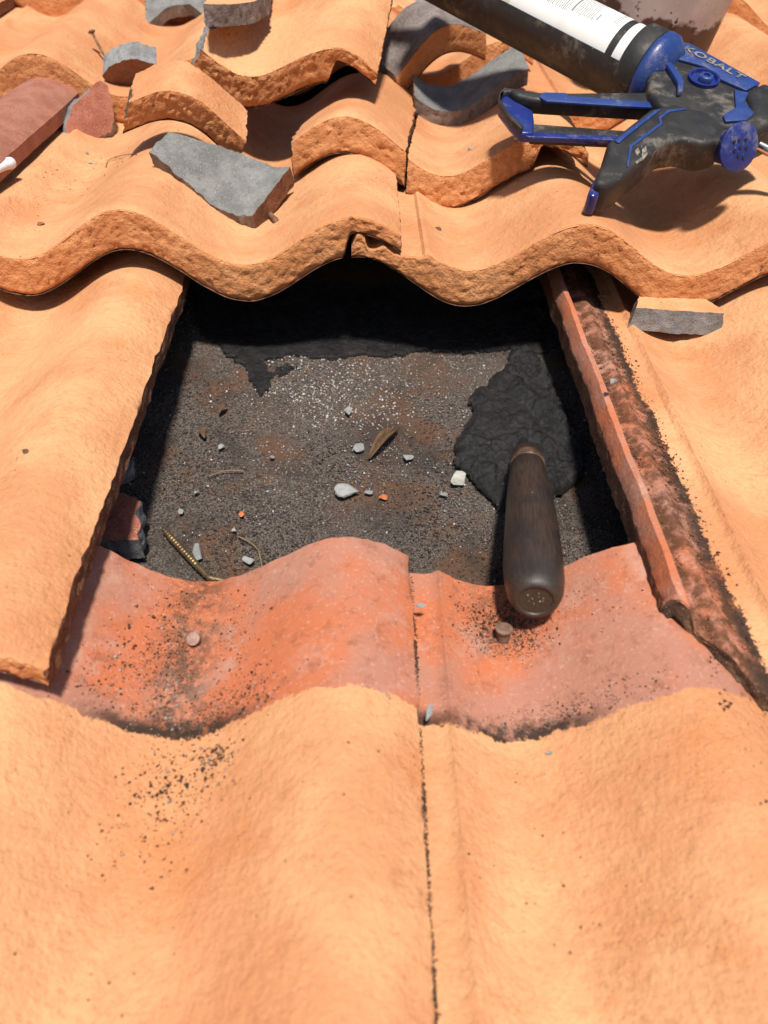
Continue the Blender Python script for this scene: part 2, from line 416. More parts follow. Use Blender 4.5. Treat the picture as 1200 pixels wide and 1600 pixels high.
# ------------------------------------------------------------------ blobs of roofing tar
def inside_dist(px, py, poly):
    poly = np.array(poly); n = len(poly); d = np.full(px.shape, 1e9); ins = np.zeros(px.shape, bool)
    for i in range(n):
        a, b = poly[i], poly[(i + 1) % n]; e = b - a
        t_ = np.clip(((px - a[0]) * e[0] + (py - a[1]) * e[1]) / (e @ e), 0, 1)
        d = np.minimum(d, np.hypot(px - a[0] - t_ * e[0], py - a[1] - t_ * e[1]))
        c = ((a[1] > py) != (b[1] > py)) & (px < (b[0] - a[0]) * (py - a[1]) / (b[1] - a[1] + 1e-12) + a[0])
        ins ^= c
    return np.where(ins, d, -d)
def blob(name, poly, step, hfun, mat, seed, wob=.003, base=-.001):
    poly = np.array(poly); lo = poly.min(0) - .006; hi = poly.max(0) + .006
    xs = np.arange(lo[0], hi[0], step); ys = np.arange(lo[1], hi[1], step)
    X, Y = np.meshgrid(xs, ys, indexing='ij'); sh = X.shape
    q = np.stack([X.ravel(), Y.ravel(), X.ravel() * 0], 1)
    d = inside_dist(X, Y, poly) + (wob * (fbm(q * 130, seed) + .5 * vnoise(q * 420, seed + 4))).reshape(sh)
    H = hfun(X, Y, d, q).reshape(sh)
    m = d > 0; idx = -np.ones(sh, int); V = []; F = []
    cell = m[:-1, :-1] & m[1:, :-1] & m[:-1, 1:] & m[1:, 1:]
    use = np.zeros(sh, bool); use[:-1, :-1] |= cell; use[1:, :-1] |= cell; use[:-1, 1:] |= cell; use[1:, 1:] |= cell
    idx[use] = np.arange(use.sum()); V = np.stack([X[use], Y[use], H[use]], 1); nb = len(V)
    V = np.concatenate([V, np.stack([X[use], Y[use], np.full(nb, base)], 1)])
    ci, cj = np.nonzero(cell); a, b, c, e = idx[ci, cj], idx[ci + 1, cj], idx[ci + 1, cj + 1], idx[ci, cj + 1]
    F = [tuple(f) for f in np.stack([a, b, c, e], 1)] + [tuple(f) for f in np.stack([e, c, b, a], 1) + nb]
    from collections import Counter
    E = Counter()
    for f in np.stack([a, b, c, e], 1).tolist():
        for k in range(4):
            E[(f[k], f[(k + 1) % 4])] += 1
    for (p_, q_) in E:
        if (q_, p_) not in E: F.append((q_, p_, p_ + nb, q_ + nb))
    return mesh_from(name, V, F, mat, None, True, 70)
def make_tar():
    t = NT('roofing_tar'); t.coord()
    c = t.mix(t.rng(t.noise(130, 4), .4, .65), (.006, .0055, .006), (.018, .016, .017))
    c = t.mix(t.math('MULTIPLY', t.rng(t.vor(55), .12, .05), .0), c, (.3, .08, .03))
    r = t.rng(t.noise(140, 5, .75), .42, .62, .3, .55)
    nrm = t.bump(t.noise(330, 5, .7), .0024, 1); nrm = t.bump(t.noise(1100, 3, .7), .0006, .8, nrm)
    t.b.inputs['Coat Weight'].default_value = .9; t.b.inputs['Coat Roughness'].default_value = .12
    t.l(t.bump(t.noise(300, 5, .75), .012, 1, nrm), t.b.inputs['Coat Normal'])
    return t.done(c, r, nrm, spec=.5)
M_TAR = make_tar()
smear_poly = [(-0.0316,0.3385),(-0.0197,0.3196),(-0.0035,0.3047),(0.0029,0.2826),(0.0094,0.2714),(0.0158,0.2802),(0.0176,0.2905),(0.0341,0.3061),(0.0263,0.3105),(0.0157,0.3024),(0.0092,0.3129),(0.0275,0.3215),(0.0600,0.3164),(0.0789,0.3235),(0.1028,0.3213),(0.1321,0.3305),(0.1611,0.3284),(0.1909,0.3329),(0.2198,0.3292),(0.2303,0.3394),(0.2456,0.4216),(-0.0585,0.4161),(-0.0430,0.3446)]
def h_smear(X, Y, d, q): return (.0012 * np.sqrt(np.clip(d / .004, 0, 1)) + .0006 * fbm(q * 190, 2).reshape(X.shape) * np.clip(d / .003, 0, 1)) + .0004
sm = blob('tar_smear', smear_poly, .0011, h_smear, M_TAR, 31, .0035)
obj('tar_smear', sm, label='thin hooked smear of black tar on felt under the overhanging tile', cat='tar smear')

# ------------------------------------------------------------------ trowel
tar_poly = [(0.1936,0.3269),(0.2058,0.3315),(0.2126,0.3245),(0.2143,0.3103),(0.2184,0.2997),(0.2209,0.2805),(0.2224,0.2677),(0.2253,0.2525),(0.2255,0.2340),(0.2282,0.2201),(0.2286,0.2090),(0.2243,0.1946),(0.2170,0.1863),(0.2110,0.1793),(0.2038,0.1747),(0.1979,0.1680),(0.1906,0.1722),(0.1697,0.1630),(0.1657,0.1629),(0.1613,0.1725),(0.1537,0.1846),(0.1496,0.1937),(0.1421,0.2017),(0.1417,0.2138),(0.1466,0.2290),(0.1538,0.2435),(0.1592,0.2544),(0.1577,0.2682),(0.1613,0.2783),(0.1681,0.2829),(0.1752,0.2891),(0.1836,0.2984),(0.1890,0.3124)]
tc = np.array(tar_poly).mean(0)
def h_tar(X, Y, d, q):
    h = .0075 * np.clip(d / .0075, 0, 1) ** .55
    h += .0060 * fbm(q * 75, 6).reshape(X.shape) * np.clip(d / .006, 0, 1) + .0040 * fbm(q * 210, 8).reshape(X.shape) * np.clip(d / .003, 0, 1)
    ang = (X - tc[0]) * .8 + (Y - tc[1]) * .6
    h += .0045 * np.exp(-((ang - .024) / .005) ** 2) - .0035 * np.exp(-((ang - .014) / .004) ** 2)    # trowelled ridge
    smooth = np.exp(-(((X - tc[0] + .012) / .02) ** 2 + ((Y - tc[1] - .004) / .028) ** 2))
    h = h * (1 - .7 * smooth) + .7 * smooth * (.0078 + .0006 * fbm(np.stack([q[:, 0] * 500, q[:, 1] * 40, q[:, 2]], 1), 3).reshape(X.shape))
    return h + .0035
trowel_h0 = Vector((0.1842,0.1927,0.0240)); trowel_h1 = Vector((0.1639,0.0537,0.0580))
tr = empty('trowel', TM((tc[0], tc[1], 0)), label='trowel with dark worn wooden handle and blade buried in black tar', cat='trowel')
TI = Matrix.Translation((-tc[0], -tc[1], 0))
obj('tar_coating', blob('tar_coating', tar_poly, .0009, h_tar, M_TAR, 17, .0032, .002), tr, TI, label='lumpy wet black tar covering the blade')
M_STEEL = make_plain('dirty_steel', (.10, .09, .085), (.22, .19, .17), 80, .5, .5, .7, .0006)
bp = np.array(tar_poly); k4 = [int(np.argmax(bp[:, 1])), int(np.argmin(bp[:, 0])), int(np.argmin(bp[:, 1])), int(np.argmax(bp[:, 0]))]
bm = bmesh.new()
bv = [bm.verts.new((*(tc + (bp[k] - tc) * .86), z)) for z in (.0015, .0032) for k in k4]
bm.faces.new(bv[:4][::-1]); bm.faces.new(bv[4:])
for i in range(4): bm.faces.new((bv[i], bv[(i + 1) % 4], bv[4 + (i + 1) % 4], bv[4 + i]))
obj('blade', from_bm('blade', bm, M_STEEL), tr, TI)
def make_wood():
    t = NT('dark_worn_wood'); t.coord()
    mp = t.n('ShaderNodeMapping'); mp.inputs['Scale'].default_value = (1, 1, .07); t.l(t.raw, mp.inputs['Vector'])
    gr = t.noise(900, 5, .7, mp.outputs[0])
    c = t.mix(t.rng(gr, .35, .65), (.030, .021, .016), (.055, .036, .026))
    c = t.mix(t.math('MULTIPLY', t.rng(t.noise(45, 4), .5, .65), .6), c, (.022, .019, .018))
    c = t.mix(t.rng(t.vor(140), .07, .03), c, (.3, .24, .19))
    return t.done(c, t.rng(t.noise(60, 4), .3, .7, .34, .52), t.bump(gr, .0003, .5), spec=.5)
M_WOOD = make_wood()
def lathe(name, prof_pts, mats, seg=40, fm=None, cap=True, wob=0, seed=0):
    V, F, fi = [], [], []
    n = len(prof_pts)
    for i, (zz_, r) in enumerate(prof_pts):
        for k in range(seg):
            a = 2 * math.pi * k / seg
            rr = r * (1 + wob * math.sin(3 * a + seed + zz_ * 90))
            V.append((rr * math.cos(a), rr * math.sin(a), zz_))
    for i in range(n - 1):
        for k in range(seg):
            F.append((i * seg + k, i * seg + (k + 1) % seg, (i + 1) * seg + (k + 1) % seg, (i + 1) * seg + k)); fi.append(fm[i] if fm else 0)
    if cap:
        F.append(tuple(range(seg))[::-1]); fi.append(fm[0] if fm else 0)
        F.append(tuple((n - 1) * seg + k for k in range(seg))); fi.append(fm[-1] if fm else 0)
    return mesh_from(name, V, F, mats, fi, True, 50)
ax = (trowel_h1 - trowel_h0); hl = ax.length
def axis_matrix(p, d, roll=0):
    q_ = d.to_track_quat('Z', 'Y').to_matrix().to_4x4()
    return Matrix.Translation(p) @ q_ @ Matrix.Rotation(roll, 4, 'Z')
HM = TI @ axis_matrix(trowel_h0, ax)
hp = [(0, 0.0076), (.001, 0.0086), (.10 * hl, 0.0097), (.12 * hl, 0.0100), (.123 * hl, 0.0095), (.126 * hl, 0.0101), (.25 * hl, 0.0117), (.4 * hl, 0.0131), (.55 * hl, 0.0141), (.7 * hl, 0.0148), (.82 * hl, 0.0150), (.9 * hl, 0.0145), (.955 * hl, 0.0134), (.985 * hl, 0.0117), (.998 * hl, 0.0098), (1.0 * hl, 0.0088), (.998 * hl, 0.0082), (.993 * hl, 0.0078), (.9925 * hl, 0.0037)]
obj('handle', lathe('handle', hp, M_WOOD, 48, wob=.012), tr, HM)
M_COPPER = make_plain('worn_ferrule', (.09, .06, .045), (.3, .17, .11), 120, .5, .4, .5, .0004)
obj('ferrule', lathe('ferrule', [(.07 * hl, .0098), (.075 * hl, .0104), (.118 * hl, .0106), (.122 * hl, .0101)], M_COPPER, 40, cap=False), tr, HM)
bm = bmesh.new()   # tang from the blade up into the handle
tang = [Vector((tc[0], tc[1] - .012, .006)), Vector((tc[0], tc[1] - .016, .008)), trowel_h0 + Vector((0, -.003, -.010)), trowel_h0 + ax * .08]
def tube_bm(bm, path, rad, seg=10):
    rings = []
    for i, p in enumerate(path):
        p = Vector(p); d = (Vector(path[min(i + 1, len(path) - 1)]) - Vector(path[max(i - 1, 0)])).normalized()
        up = Vector((0, 0, 1)) if abs(d.z) < .9 else Vector((1, 0, 0))
        a = d.cross(up).normalized(); b = a.cross(d)
        r = rad[i] if isinstance(rad, (list, tuple)) else rad
        rings.append([bm.verts.new(p + (a * math.cos(2 * math.pi * k / seg) + b * math.sin(2 * math.pi * k / seg)) * r) for k in range(seg)])
    for i in range(len(rings) - 1):
        for k in range(seg): bm.faces.new((rings[i][k], rings[i][(k + 1) % seg], rings[i + 1][(k + 1) % seg], rings[i + 1][k]))
    bm.faces.new(rings[0][::-1]); bm.faces.new(rings[-1])
tube_bm(bm, tang, [.004, .004, .004, .004])
obj('tang', from_bm('tang', bm, M_TAR), tr, TI)
bm = bmesh.new()
for k, (gx_, gy_) in enumerate(((.0012, .0021), (-.0016, .0006), (.0021, -.0004), (-.0004, -.0022), (.0034, .0016), (-.0029, -.0011), (.0008, .0042), (-.0041, .0024))):
    bmesh.ops.create_icosphere(bm, subdivisions=1, radius=.0003 + .0003 * ((k * 7) % 5) / 5, matrix=Matrix.Translation((gx_, gy_, .9935 * hl)))
M_CHIPW = make_plain('pale_grit', (.14, .12, .105), (.26, .23, .2), 300, .8, .3)
obj('grit_on_handle_end', from_bm('grit_on_handle_end', bm, M_CHIPW), tr, HM)

# ------------------------------------------------------------------ broken tiles lying on the roof
NOSEM = [M_PAINT, M_UNDER, M_NOSE, M_GREY, M_GREY, M_EDGE]
def frag(name, label, me, M, cat='tile fragment', group='broken pieces of roof tile', **k):
    return obj(name, me, None, M, label=label, cat=cat, group=group, **k)
def tile_pose(loc, rot): return TM(loc, rot)
# the large piece on top
frag('broken_tile', 'largest broken orange tile, grey at its snapped left end, on top of the pile',
     tile_mesh('broken_tile', [M_PAINT, M_UNDER, M_NOSE, M_GREY, M_GREY, M_DARKR], u0=.186, v1=.26, lip=False, du=.0018, dv=.004, nw=14, seed=51, rough=(.0013, .0012, .0012, .0006), jag=(.001, .01, .006, .0006), slope=(0, 0, .011, 0)),
     tile_pose((-.2375, .5404, .1686), (.071, .121, -.083)), group=None)
# one tile snapped in two under it
frag('broken_tile', 'arched orange nose piece left of the crack, below the largest broken tile',
     tile_mesh('broken_tile', NOSEM, u0=.106, u1=.1958, v1=.21, lip=False, du=.0017, dv=.004, nw=14, seed=55, rough=(.0013, .0012, .001, .0008), jag=(.001, .008, .005, .0012)),
     tile_pose((-.0826, .4688, .1002), (-.180, -.031, -.095)), group=None)
frag('broken_tile', 'dished orange nose piece right of the crack, its thin end beneath the trigger',
     tile_mesh('broken_tile', [M_PAINT, M_UNDER, M_NOSE, M_GREY, M_GREY, M_NOSE], u0=.197, u1=.331, v1=.19, lip=False, du=.0017, dv=.004, nw=14, seed=58, rough=(.0013, .0012, .0009, .0008), jag=(.0012, .008, .0012, .004)),
     tile_pose((-.0816, .4668, .0975), (-.180, -.025, -.099)), group=None)
frag('broken_tile', 'small arched orange nose piece bridging over a grey fragment',
     tile_mesh('broken_tile', [M_PAINT, M_UNDER, M_NOSE, M_GREY, M_DARKR, M_GREY], u0=-.043, u1=.056, v1=.042, lip=False, du=.0017, dv=.003, nw=14, seed=61, rough=(.0013, .0012, .0016, .0012), jag=(.001, .006, .004, .004), slope=(0, 0, .006, -.004)),
     tile_pose((-.0560, .4480, .1240), (.16, .215, .08)) @ Matrix.Scale(.87, 4), group=None)
frag('tile_fragment', 'grey underside fragment with toothed lower edge beside a bent nail',
     tile_mesh('tile_fragment', [M_GREYT, M_GREYB, M_GREYB, M_GREY, M_GREYB, M_EDGE], u0=.012, u1=.09, v0=-.004, v1=.054, vback=lambda u: -.034 * sstep(.07, .0, u), flat=1.1, nose=False, lip=False, du=.002, dv=.003, nw=6, seed=65, rough=(.001, .001, .0008, .0006), jag=(.007, .002, .002, .002), tb=.017),
     tile_pose((-.0800, .4165, .0955), (.24, .0, -.45)))
frag('broken_tile', 'orange nose piece tipped on its side, grey back, right of the largest piece',
     tile_mesh('broken_tile', [M_GREYB, M_UNDER, M_NOSE, M_GREY, M_GREYB, M_NOSE], u0=-.056, u1=.047, v1=.055, lip=False, du=.002, dv=.004, nw=12, seed=69, rough=(.0007, .001, .001, .0012), jag=(.001, .006, .003, .006)),
     tile_pose((.1565, .6684, .1086), (.083, -.215, .479)), group=None)
frag('tile_fragment', 'dished grey fragment lying in front of the sealant tube',
     tile_mesh('tile_fragment', [M_GREYT, M_PAINT, M_GREYB, M_GREY, M_GREYB, M_GREYB], u0=.042, u1=.144, v1=.055, nose=False, lip=False, du=.002, dv=.003, nw=6, seed=73, rough=(.0009, .001, .0008, .0008), jag=(.0025, .004, .002, .004), tb=.014),
     tile_pose((.085, .6015, .0821), (.061, -.07, .029)))
def simple(name, label, uw, vw, tb, loc, rot, mats, seed, u0=-.03, jag=.004, flat=1., slope=(0, 0, 0, 0), **k):
    me = tile_mesh(name, mats, u0=u0, u1=u0 + uw, v0=0, v1=vw, nose=False, lip=False, du=.0018, dv=.0022, nw=7, seed=seed, rough=(.001,) * 4, jag=(jag,) * 4, tb=tb, flat=flat, slope=slope,
                   centre=(u0 + uw / 2, vw / 2, float(flat * prof(u0 + uw / 2)) - tb / 2))
    return frag(name, label, me, TM(loc, rot), **k)
def slab(name, label, loc, rot, poly, th, top, side, under, seed, jag=.0012, rough=.0011, dome=0., lean=0., **k):
    """a snapped piece: traced outline on its own plane, real thickness, rough broken rim; dome curves it like the tile it came from"""
    poly = np.array(poly); n = len(poly); P2 = []
    for i in range(n):
        a, b = poly[i], poly[(i + 1) % n]; m = max(1, int(np.linalg.norm(b - a) / .0014))
        for q_ in range(m): P2.append(a + (b - a) * q_ / m)
    P2 = np.array(P2); m = len(P2); cen = P2.mean(0)
    q3 = np.stack([P2[:, 0], P2[:, 1], P2[:, 0] * 0], 1)
    nrm2 = (P2 - cen) / np.linalg.norm(P2 - cen, axis=1)[:, None]
    P2 = P2 + nrm2 * (jag * (vnoise(q3 * 120, seed) + .6 * vnoise(q3 * 330, seed + 1)))[:, None]
    V, F, fi = [], [], []; NW = 8; rings = [.0, .25, .5, .72, .88]
    R_ = float(np.max(np.linalg.norm(P2 - cen, axis=1)))
    def zc(p): return -dome * (((p - cen) ** 2).sum(1)) / R_
    def ring(p2, z): 
        b = len(V); V.extend([(x, y, zz) for (x, y), zz in zip(p2, z)]); return b
    top_r = [ring(cen + (P2 - cen) * f_, zc(cen + (P2 - cen) * f_) + .0004 * vnoise(np.stack([P2[:, 0] * f_ * 90, P2[:, 1] * f_ * 90, P2[:, 0] * 0], 1), seed + 5)) for f_ in rings[1:]]
    side_r = []
    for w_ in range(NW + 1):
        f_ = w_ / NW
        p2 = P2 + nrm2 * (lean * f_) + nrm2 * (rough * vnoise(np.stack([P2[:, 0] * 280, P2[:, 1] * 280, np.full(m, f_ * th * 280)], 1), seed + 9))[:, None]
        side_r.append(ring(p2, zc(P2) - th * f_))
    bot_r = [ring(cen + (P2 - cen) * f_, zc(cen + (P2 - cen) * f_) - th) for f_ in rings[1:][::-1]]
    seq = top_r + side_r + bot_r
    for a_, (r0_, r1_) in enumerate(zip(seq[:-1], seq[1:])):
        mi = 0 if a_ < len(top_r) else (1 if a_ < len(top_r) + NW else 2)
        for q_ in range(m): F.append((r0_ + q_, r1_ + q_, r1_ + (q_ + 1) % m, r0_ + (q_ + 1) % m)); fi.append(mi)
    F.append(tuple(seq[0] + q_ for q_ in range(m))); fi.append(0)
    F.append(tuple(seq[-1] + q_ for q_ in range(m))[::-1]); fi.append(2)
    if ((P2[:, 0] * np.roll(P2[:, 1], -1) - np.roll(P2[:, 0], -1) * P2[:, 1]).sum()) < 0: F = [f_[::-1] for f_ in F]
    me = mesh_from(name, V, F, [top, side, under], fi, True, 38)
    return frag(name, label, me, TM(loc, rot), **k)
slab('tile_fragment', 'grey curved chunk standing on edge with a nail behind it', (-0.1555,0.6653,0.0726),(2.000,0,0.120),[(-0.0151,0.0017),(-0.0062,0.0097),(0.0055,0.0146),(0.0203,0.0181),(0.0304,0.0152),(0.0385,0.0173),(0.0355,0.0072),(0.0268,-0.0046),(0.0106,-0.0128),(-0.0057,-0.0203),(-0.0107,-0.0103)], .021, M_UNDER, M_GREY, M_GREYT, 81, dome=-.25)
slab('tile_fragment', 'triangular red brown fragment with pale broken rim', (-0.1711,0.5888,0.0583),(0.750,0,0.850),[(-0.0238,-0.0107),(-0.0229,-0.0009),(-0.0078,0.0120),(0.0145,0.0225),(0.0376,0.0314),(0.0405,0.0235),(0.0354,0.0083),(0.0253,-0.0068),(0.0144,-0.0150),(-0.0019,-0.0163)], .018, M_REDF, M_GREY, M_PAINT, 84, dome=.12, lean=.007)
slab('tile_fragment', 'grey fragment propped up at the top edge of the photo, left of the largest piece', (-0.1717,0.9518,0.0734),(0.250,0,0.050),[(-0.0076,-0.0637),(0.0061,-0.0516),(0.0170,-0.0395),(0.0450,-0.0330),(0.0703,-0.0580),(0.0628,-0.0001),(0.0178,0.0323),(-0.0131,-0.0009)], .014, M_GREYT, M_GREY, M_UNDER, 87, dome=.2)
slab('tile_fragment', 'orange fragment with a dark weathered broken rim wedged beside the largest piece', (-0.1422,0.9331,0.0140),(0.120,0,-0.200),[(0.0058,-0.0249),(-0.0163,0.0189),(-0.0355,0.0586),(-0.0525,0.1011),(-0.0449,0.1148),(-0.0254,0.0995),(0.0074,0.0800),(0.0322,0.0300),(0.0379,-0.0377),(0.0229,-0.0412)], .016, M_PAINT, M_DARKR, M_UNDER, 90, dome=-.1)
slab('tile_fragment', 'flat grey shard lying across the top of the largest broken tile', (-0.0289,0.6076,0.1590),(-0.050,0,0.100),[(-0.0224,-0.0834),(-0.0101,-0.0774),(0.0028,-0.0634),(0.0157,-0.0428),(0.0263,-0.0080),(0.0312,0.0695),(-0.0007,0.0942),(-0.0227,-0.0057)], .015, M_PAINT, M_GREYB, M_UNDER, 93, dome=-.1)
slab('tile_fragment', 'grey shard behind the tipped nose piece at the top edge of the photo', (0.1629,1.1144,0.0600),(0.100,0,-0.200),[(-0.0124,-0.1245),(0.0196,-0.1483),(0.0494,-0.1292),(0.0328,-0.0720),(-0.0035,-0.0060),(-0.0324,-0.0133)], .014, M_GREYT, M_GREYB, M_UNDER, 96, dome=.1)
slab('tile_fragment', 'narrow grey slab wedged under the scalloped nose, orange on top', (0.3106,0.3163,0.0584),(-0.030,0,-0.020),[(-0.0408,-0.0133),(-0.0254,-0.0139),(-0.0114,-0.0146),(0.0051,-0.0159),(0.0189,-0.0157),(0.0166,-0.0068),(0.0113,0.0029),(-0.0050,0.0139),(-0.0346,0.0048)], .0165, M_PAINT, M_GREY, M_UNDER, 99, rough=.0009, jag=.0006, lean=.003)
slab('tile_fragment', 'dull red fragment with grey rim in the shade under the tile edge', (-0.0582,0.1295,0.0258),(0.100,0,-0.100),[(-0.0123,-0.0175),(-0.0026,-0.0147),(0.0072,-0.0119),(0.0184,-0.0089),(0.0167,0.0010),(0.0128,0.0095),(0.0132,0.0173),(0.0012,0.0206),(-0.0101,0.0212),(-0.0221,0.0124)], .018, M_REDF, M_GREY, M_UNDER, 102, dome=.12)
slab('tile_fragment', 'rounded grey fragment half hidden under the tile edge, upper left of the opening', (-0.0700,0.1954,0.0118),(0.100,0,0.100),[(-0.0040,-0.0145),(0.0035,-0.0130),(0.0085,-0.0092),(0.0088,-0.0030),(0.0053,0.0025),(-0.0018,0.0030),(-0.0070,-0.0030)], .011, M_GREYT, M_GREY, M_UNDER, 105)
slab('tile_fragment', 'dim fragment in the shade beneath the reddish lip', (0.2551,0.1456,0.0160),(0.100,0,0.100),[(-0.0162,-0.0144),(-0.0024,-0.0172),(0.0089,0.0052),(0.0067,0.0230),(-0.0018,0.0246),(-0.0105,0.0066)], .014, M_GREYB, M_GREYB, M_UNDER, 108, dome=.1)

# ------------------------------------------------------------------ stone chips, nails, leaf and small litter
def chip_mesh(name, sx, sy, sz, seed, mat):
    bm = bmesh.new(); bmesh.ops.create_icosphere(bm, subdivisions=3, radius=1)
    co = np.array([v.co[:] for v in bm.verts])
    r = 1 + .42 * fbm(co * 1.3, seed, 3) + .12 * vnoise(co * 5, seed + 2)
    co = co * r[:, None]
    for k in range(9):
        nn = np.random.default_rng(seed * 10 + k).normal(size=3); nn /= np.linalg.norm(nn); dd = co @ nn
        co = co - np.outer(np.clip(dd - .5, 0, None), nn) * .96
    for v, c in zip(bm.verts, co): v.co = (c[0] * sx / 1.9, c[1] * sy / 1.9, c[2] * sz / 2.6)
    return from_bm(name, bm, mat, True, 28)
M_CHIP = make_stone('concrete_chip', (.22, .225, .22), (.33, .335, .325), (.14, .14, .14), .0009)
M_CHIPL = make_stone('pale_chip', (.42, .42, .38), (.56, .55, .5), (.26, .26, .24), .0008)
M_ORC = make_plain('orange_crumb', (.55, .19, .08), (.42, .12, .05), 300, .85, .2)
CH = [  # position, size (m), heading, material, label
    ((0.0734,0.1779,0.0040), (.0145, .015, .008), .4, M_CHIP, 'largest grey chip near the middle of the felt'),
    ((0.0798,0.2190,0.0030), (.0105, .0085, .004), .1, M_CHIP, 'flat grey chip just left of the curled leaf'),
    ((0.1120,0.2095,0.0030), (.0085, .006, .004), .5, M_CHIP, 'small grey chip just right of the curled leaf'),
    ((0.1442,0.1900,0.0050), (.0145, .0115, .009), .2, M_CHIPL, 'pale blocky chip touching the edge of the black tar'),
    ((0.0720,0.2551,0.0030), (.0065, .0085, .003), .1, M_CHIP, 'small grey chip higher up the felt, above the leaf'),
    ((-0.0121,0.1263,0.0030), (.0075, .0165, .004), .1, M_CHIP, 'long grey chip beside the ring shank nail'),
    ((0.0184,0.1212,0.0030), (.009, .0055, .003), -.3, M_CHIP, 'thin grey sliver near the bare red tile edge'),
    ((0.0961,0.1743,0.0020), (.0085, .005, .003), .2, M_ORC, 'largest orange crumb on the felt, right of the grey chip'),
    ((0.0093,0.1577,0.0020), (.004, .0045, .003), .2, M_ORC, 'tiny orange crumb on the felt, above the thin sliver'),
    ((-0.0201,0.1753,0.0020), (.0045, .004, .0025), .9, M_CHIP, 'tiny grey chip on the felt above the ring shank nail'),
    ((-0.0100,0.2169,0.0020), (.0055, .0045, .003), .4, M_CHIP, 'tiny grey chip on the felt below the hooked tar smear'),
    ((0.0240,0.2081,0.0020), (.005, .004, .003), .7, M_CHIP, 'tiny pale chip left of the flat grey chip'),
    ((0.0874,0.1774,0.0020), (.0065, .0045, .003), .2, M_CHIP, 'tiny grey chip between largest chip and orange crumb'),
    ((0.1339,0.1774,0.0020), (.006, .005, .003), .3, M_CHIP, 'small brownish chip just below the pale blocky chip'),
    ((-0.0266,0.1595,0.0020), (.004, .0045, .003), .3, M_CHIP, 'tiny grey chip close to the shaded red fragment'),
    ((0.0066,0.1448,0.0020), (.0045, .0035, .003), .3, M_CHIP, 'tiny grey chip right of the long grey chip'),
]
for i, (p, s3, h, m, lab) in enumerate(CH):
    obj('orange_crumb' if m is M_ORC else 'concrete_chip', chip_mesh('chip', *s3, 200 + i, m), None, TM(p, (.1, .1, h)), label=lab, cat='crumb' if m is M_ORC else 'chip', group='loose chips on the felt')
def on_tile(M, u, v, lift=0., lip=True): return M @ Vector((u, v, float(ztop(np.array([u]), lip)[0]) + lift))
CT = [
    ((0.2254,0.1964,0.0787), (.0065, .0055, .004), .3, M_CHIP, 'grey chip lying on the bare reddish lip'),
    ((0.1683,0.4950,0.0838), (.0075, .005, .003), .6, M_CHIP, 'grey chip lying on the dished orange nose piece'),
    ((0.1361,0.3805,0.0719), (.008, .0055, .003), .3, M_DARKR, 'dark brown crumb on the upper tile right of the joint'),
    ((0.1105,0.0578,0.0481), (.0085, .003, .0025), .05, M_CHIP, 'grey sliver across the joint of the bare tile heads'),
    ((0.1108,-0.0027,0.0530), (.003, .009, .003), -.3, M_CHIP, 'grey sliver standing in the joint just below the bare strip'),
    ((-0.1513,0.3747,0.0698), (.0065, .0045, .003), .2, M_REDF, 'reddish brown crumb on the upper tile at left'),
    ((-0.1601,0.5362,0.0511), (.004, .003, .0025), .2, M_CHIP, 'upper of two tiny grey chips below the triangular fragment'),
    ((-0.1526,0.5149,0.0523), (.005, .0025, .002), .2, M_CHIP, 'lower of two tiny grey chips below the triangular fragment'),
    ((-0.0851,0.1234,0.0831), (.004, .003, .002), .2, M_DARKR, 'dark crumb on the painted tile left of the opening'),
    ((0.1638,-0.0126,0.0383), (.0035, .0025, .002), .2, M_CHIP, 'tiny grey chip on painted tile below the trowel handle'),
]
TILES_M = [M_C1, M_C2, M_B1, M_B2, M_A1, M_A2]
for i, (p, s3, h, m, lab) in enumerate(CT):
    obj('concrete_chip' if m is M_CHIP else 'tile_crumb', chip_mesh('chip', *s3, 300 + i, m), None, TM(p, (.1, .1, h)), label=lab, cat='chip' if m is M_CHIP else 'crumb', group='loose chips on the tiles')

M_NAIL = make_plain('dull_nail', (.16, .095, .065), (.24, .16, .12), 300, .7, .3, .1, .0003)
M_NAILP = make_plain('pinkish_dusty_nail', (.30, .17, .14), (.40, .27, .23), 300, .8, .3, 0., .0003)
M_BRASS = make_plain('brassy_nail', (.19, .13, .065), (.30, .22, .12), 250, .42, .5, .75, .0002)
M_RUST = make_plain('rusty_nail', (.20, .10, .05), (.38, .29, .22), 220, .6, .4, .4, .0004)
def nail(name, label, p, d, ln, mat, r=.0016, hr=.0042):
    me = lathe('nail', [(0, r * .3), (.004, r), (ln - .002, r), (ln - .0016, hr * .9), (ln - .001, hr), (ln, hr), (ln + .0004, hr * .8)], mat, 20)
    return obj(name, me, None, axis_matrix(Vector(p), Vector(d)), label=label, cat='nail', group='roofing nails')
nail('nail', 'dusty pink nail head standing in the trough of the left bare tile head', Vector((0.0037,0.0498,0.0255)), (-.25, -.35, 1), .0095, M_NAILP, .0022, .0034)
nail('nail', 'flat headed nail standing in the trough below the trowel handle', Vector((0.1523,0.0503,0.0255)), (-.02, .25, 1), .0115, M_NAIL, .0032, .0044)
nail('nail', 'thin nail sticking up behind the grey curved chunk', (-0.1785,0.7065,0.0736), (-.55, .5, 1), .024, M_RUST, .0013, .0036)
bm = bmesh.new()
pth = [Vector((0.0137,0.4612,0.0637)), Vector((0.0111,0.4547,0.0676)), Vector((0.0077,0.4407,0.0674)), Vector((0.0068,0.4241,0.0662)), Vector((0.0080,0.4111,0.0672)), Vector((0.0117,0.3979,0.0699)), Vector((0.0170,0.3828,0.0739))]
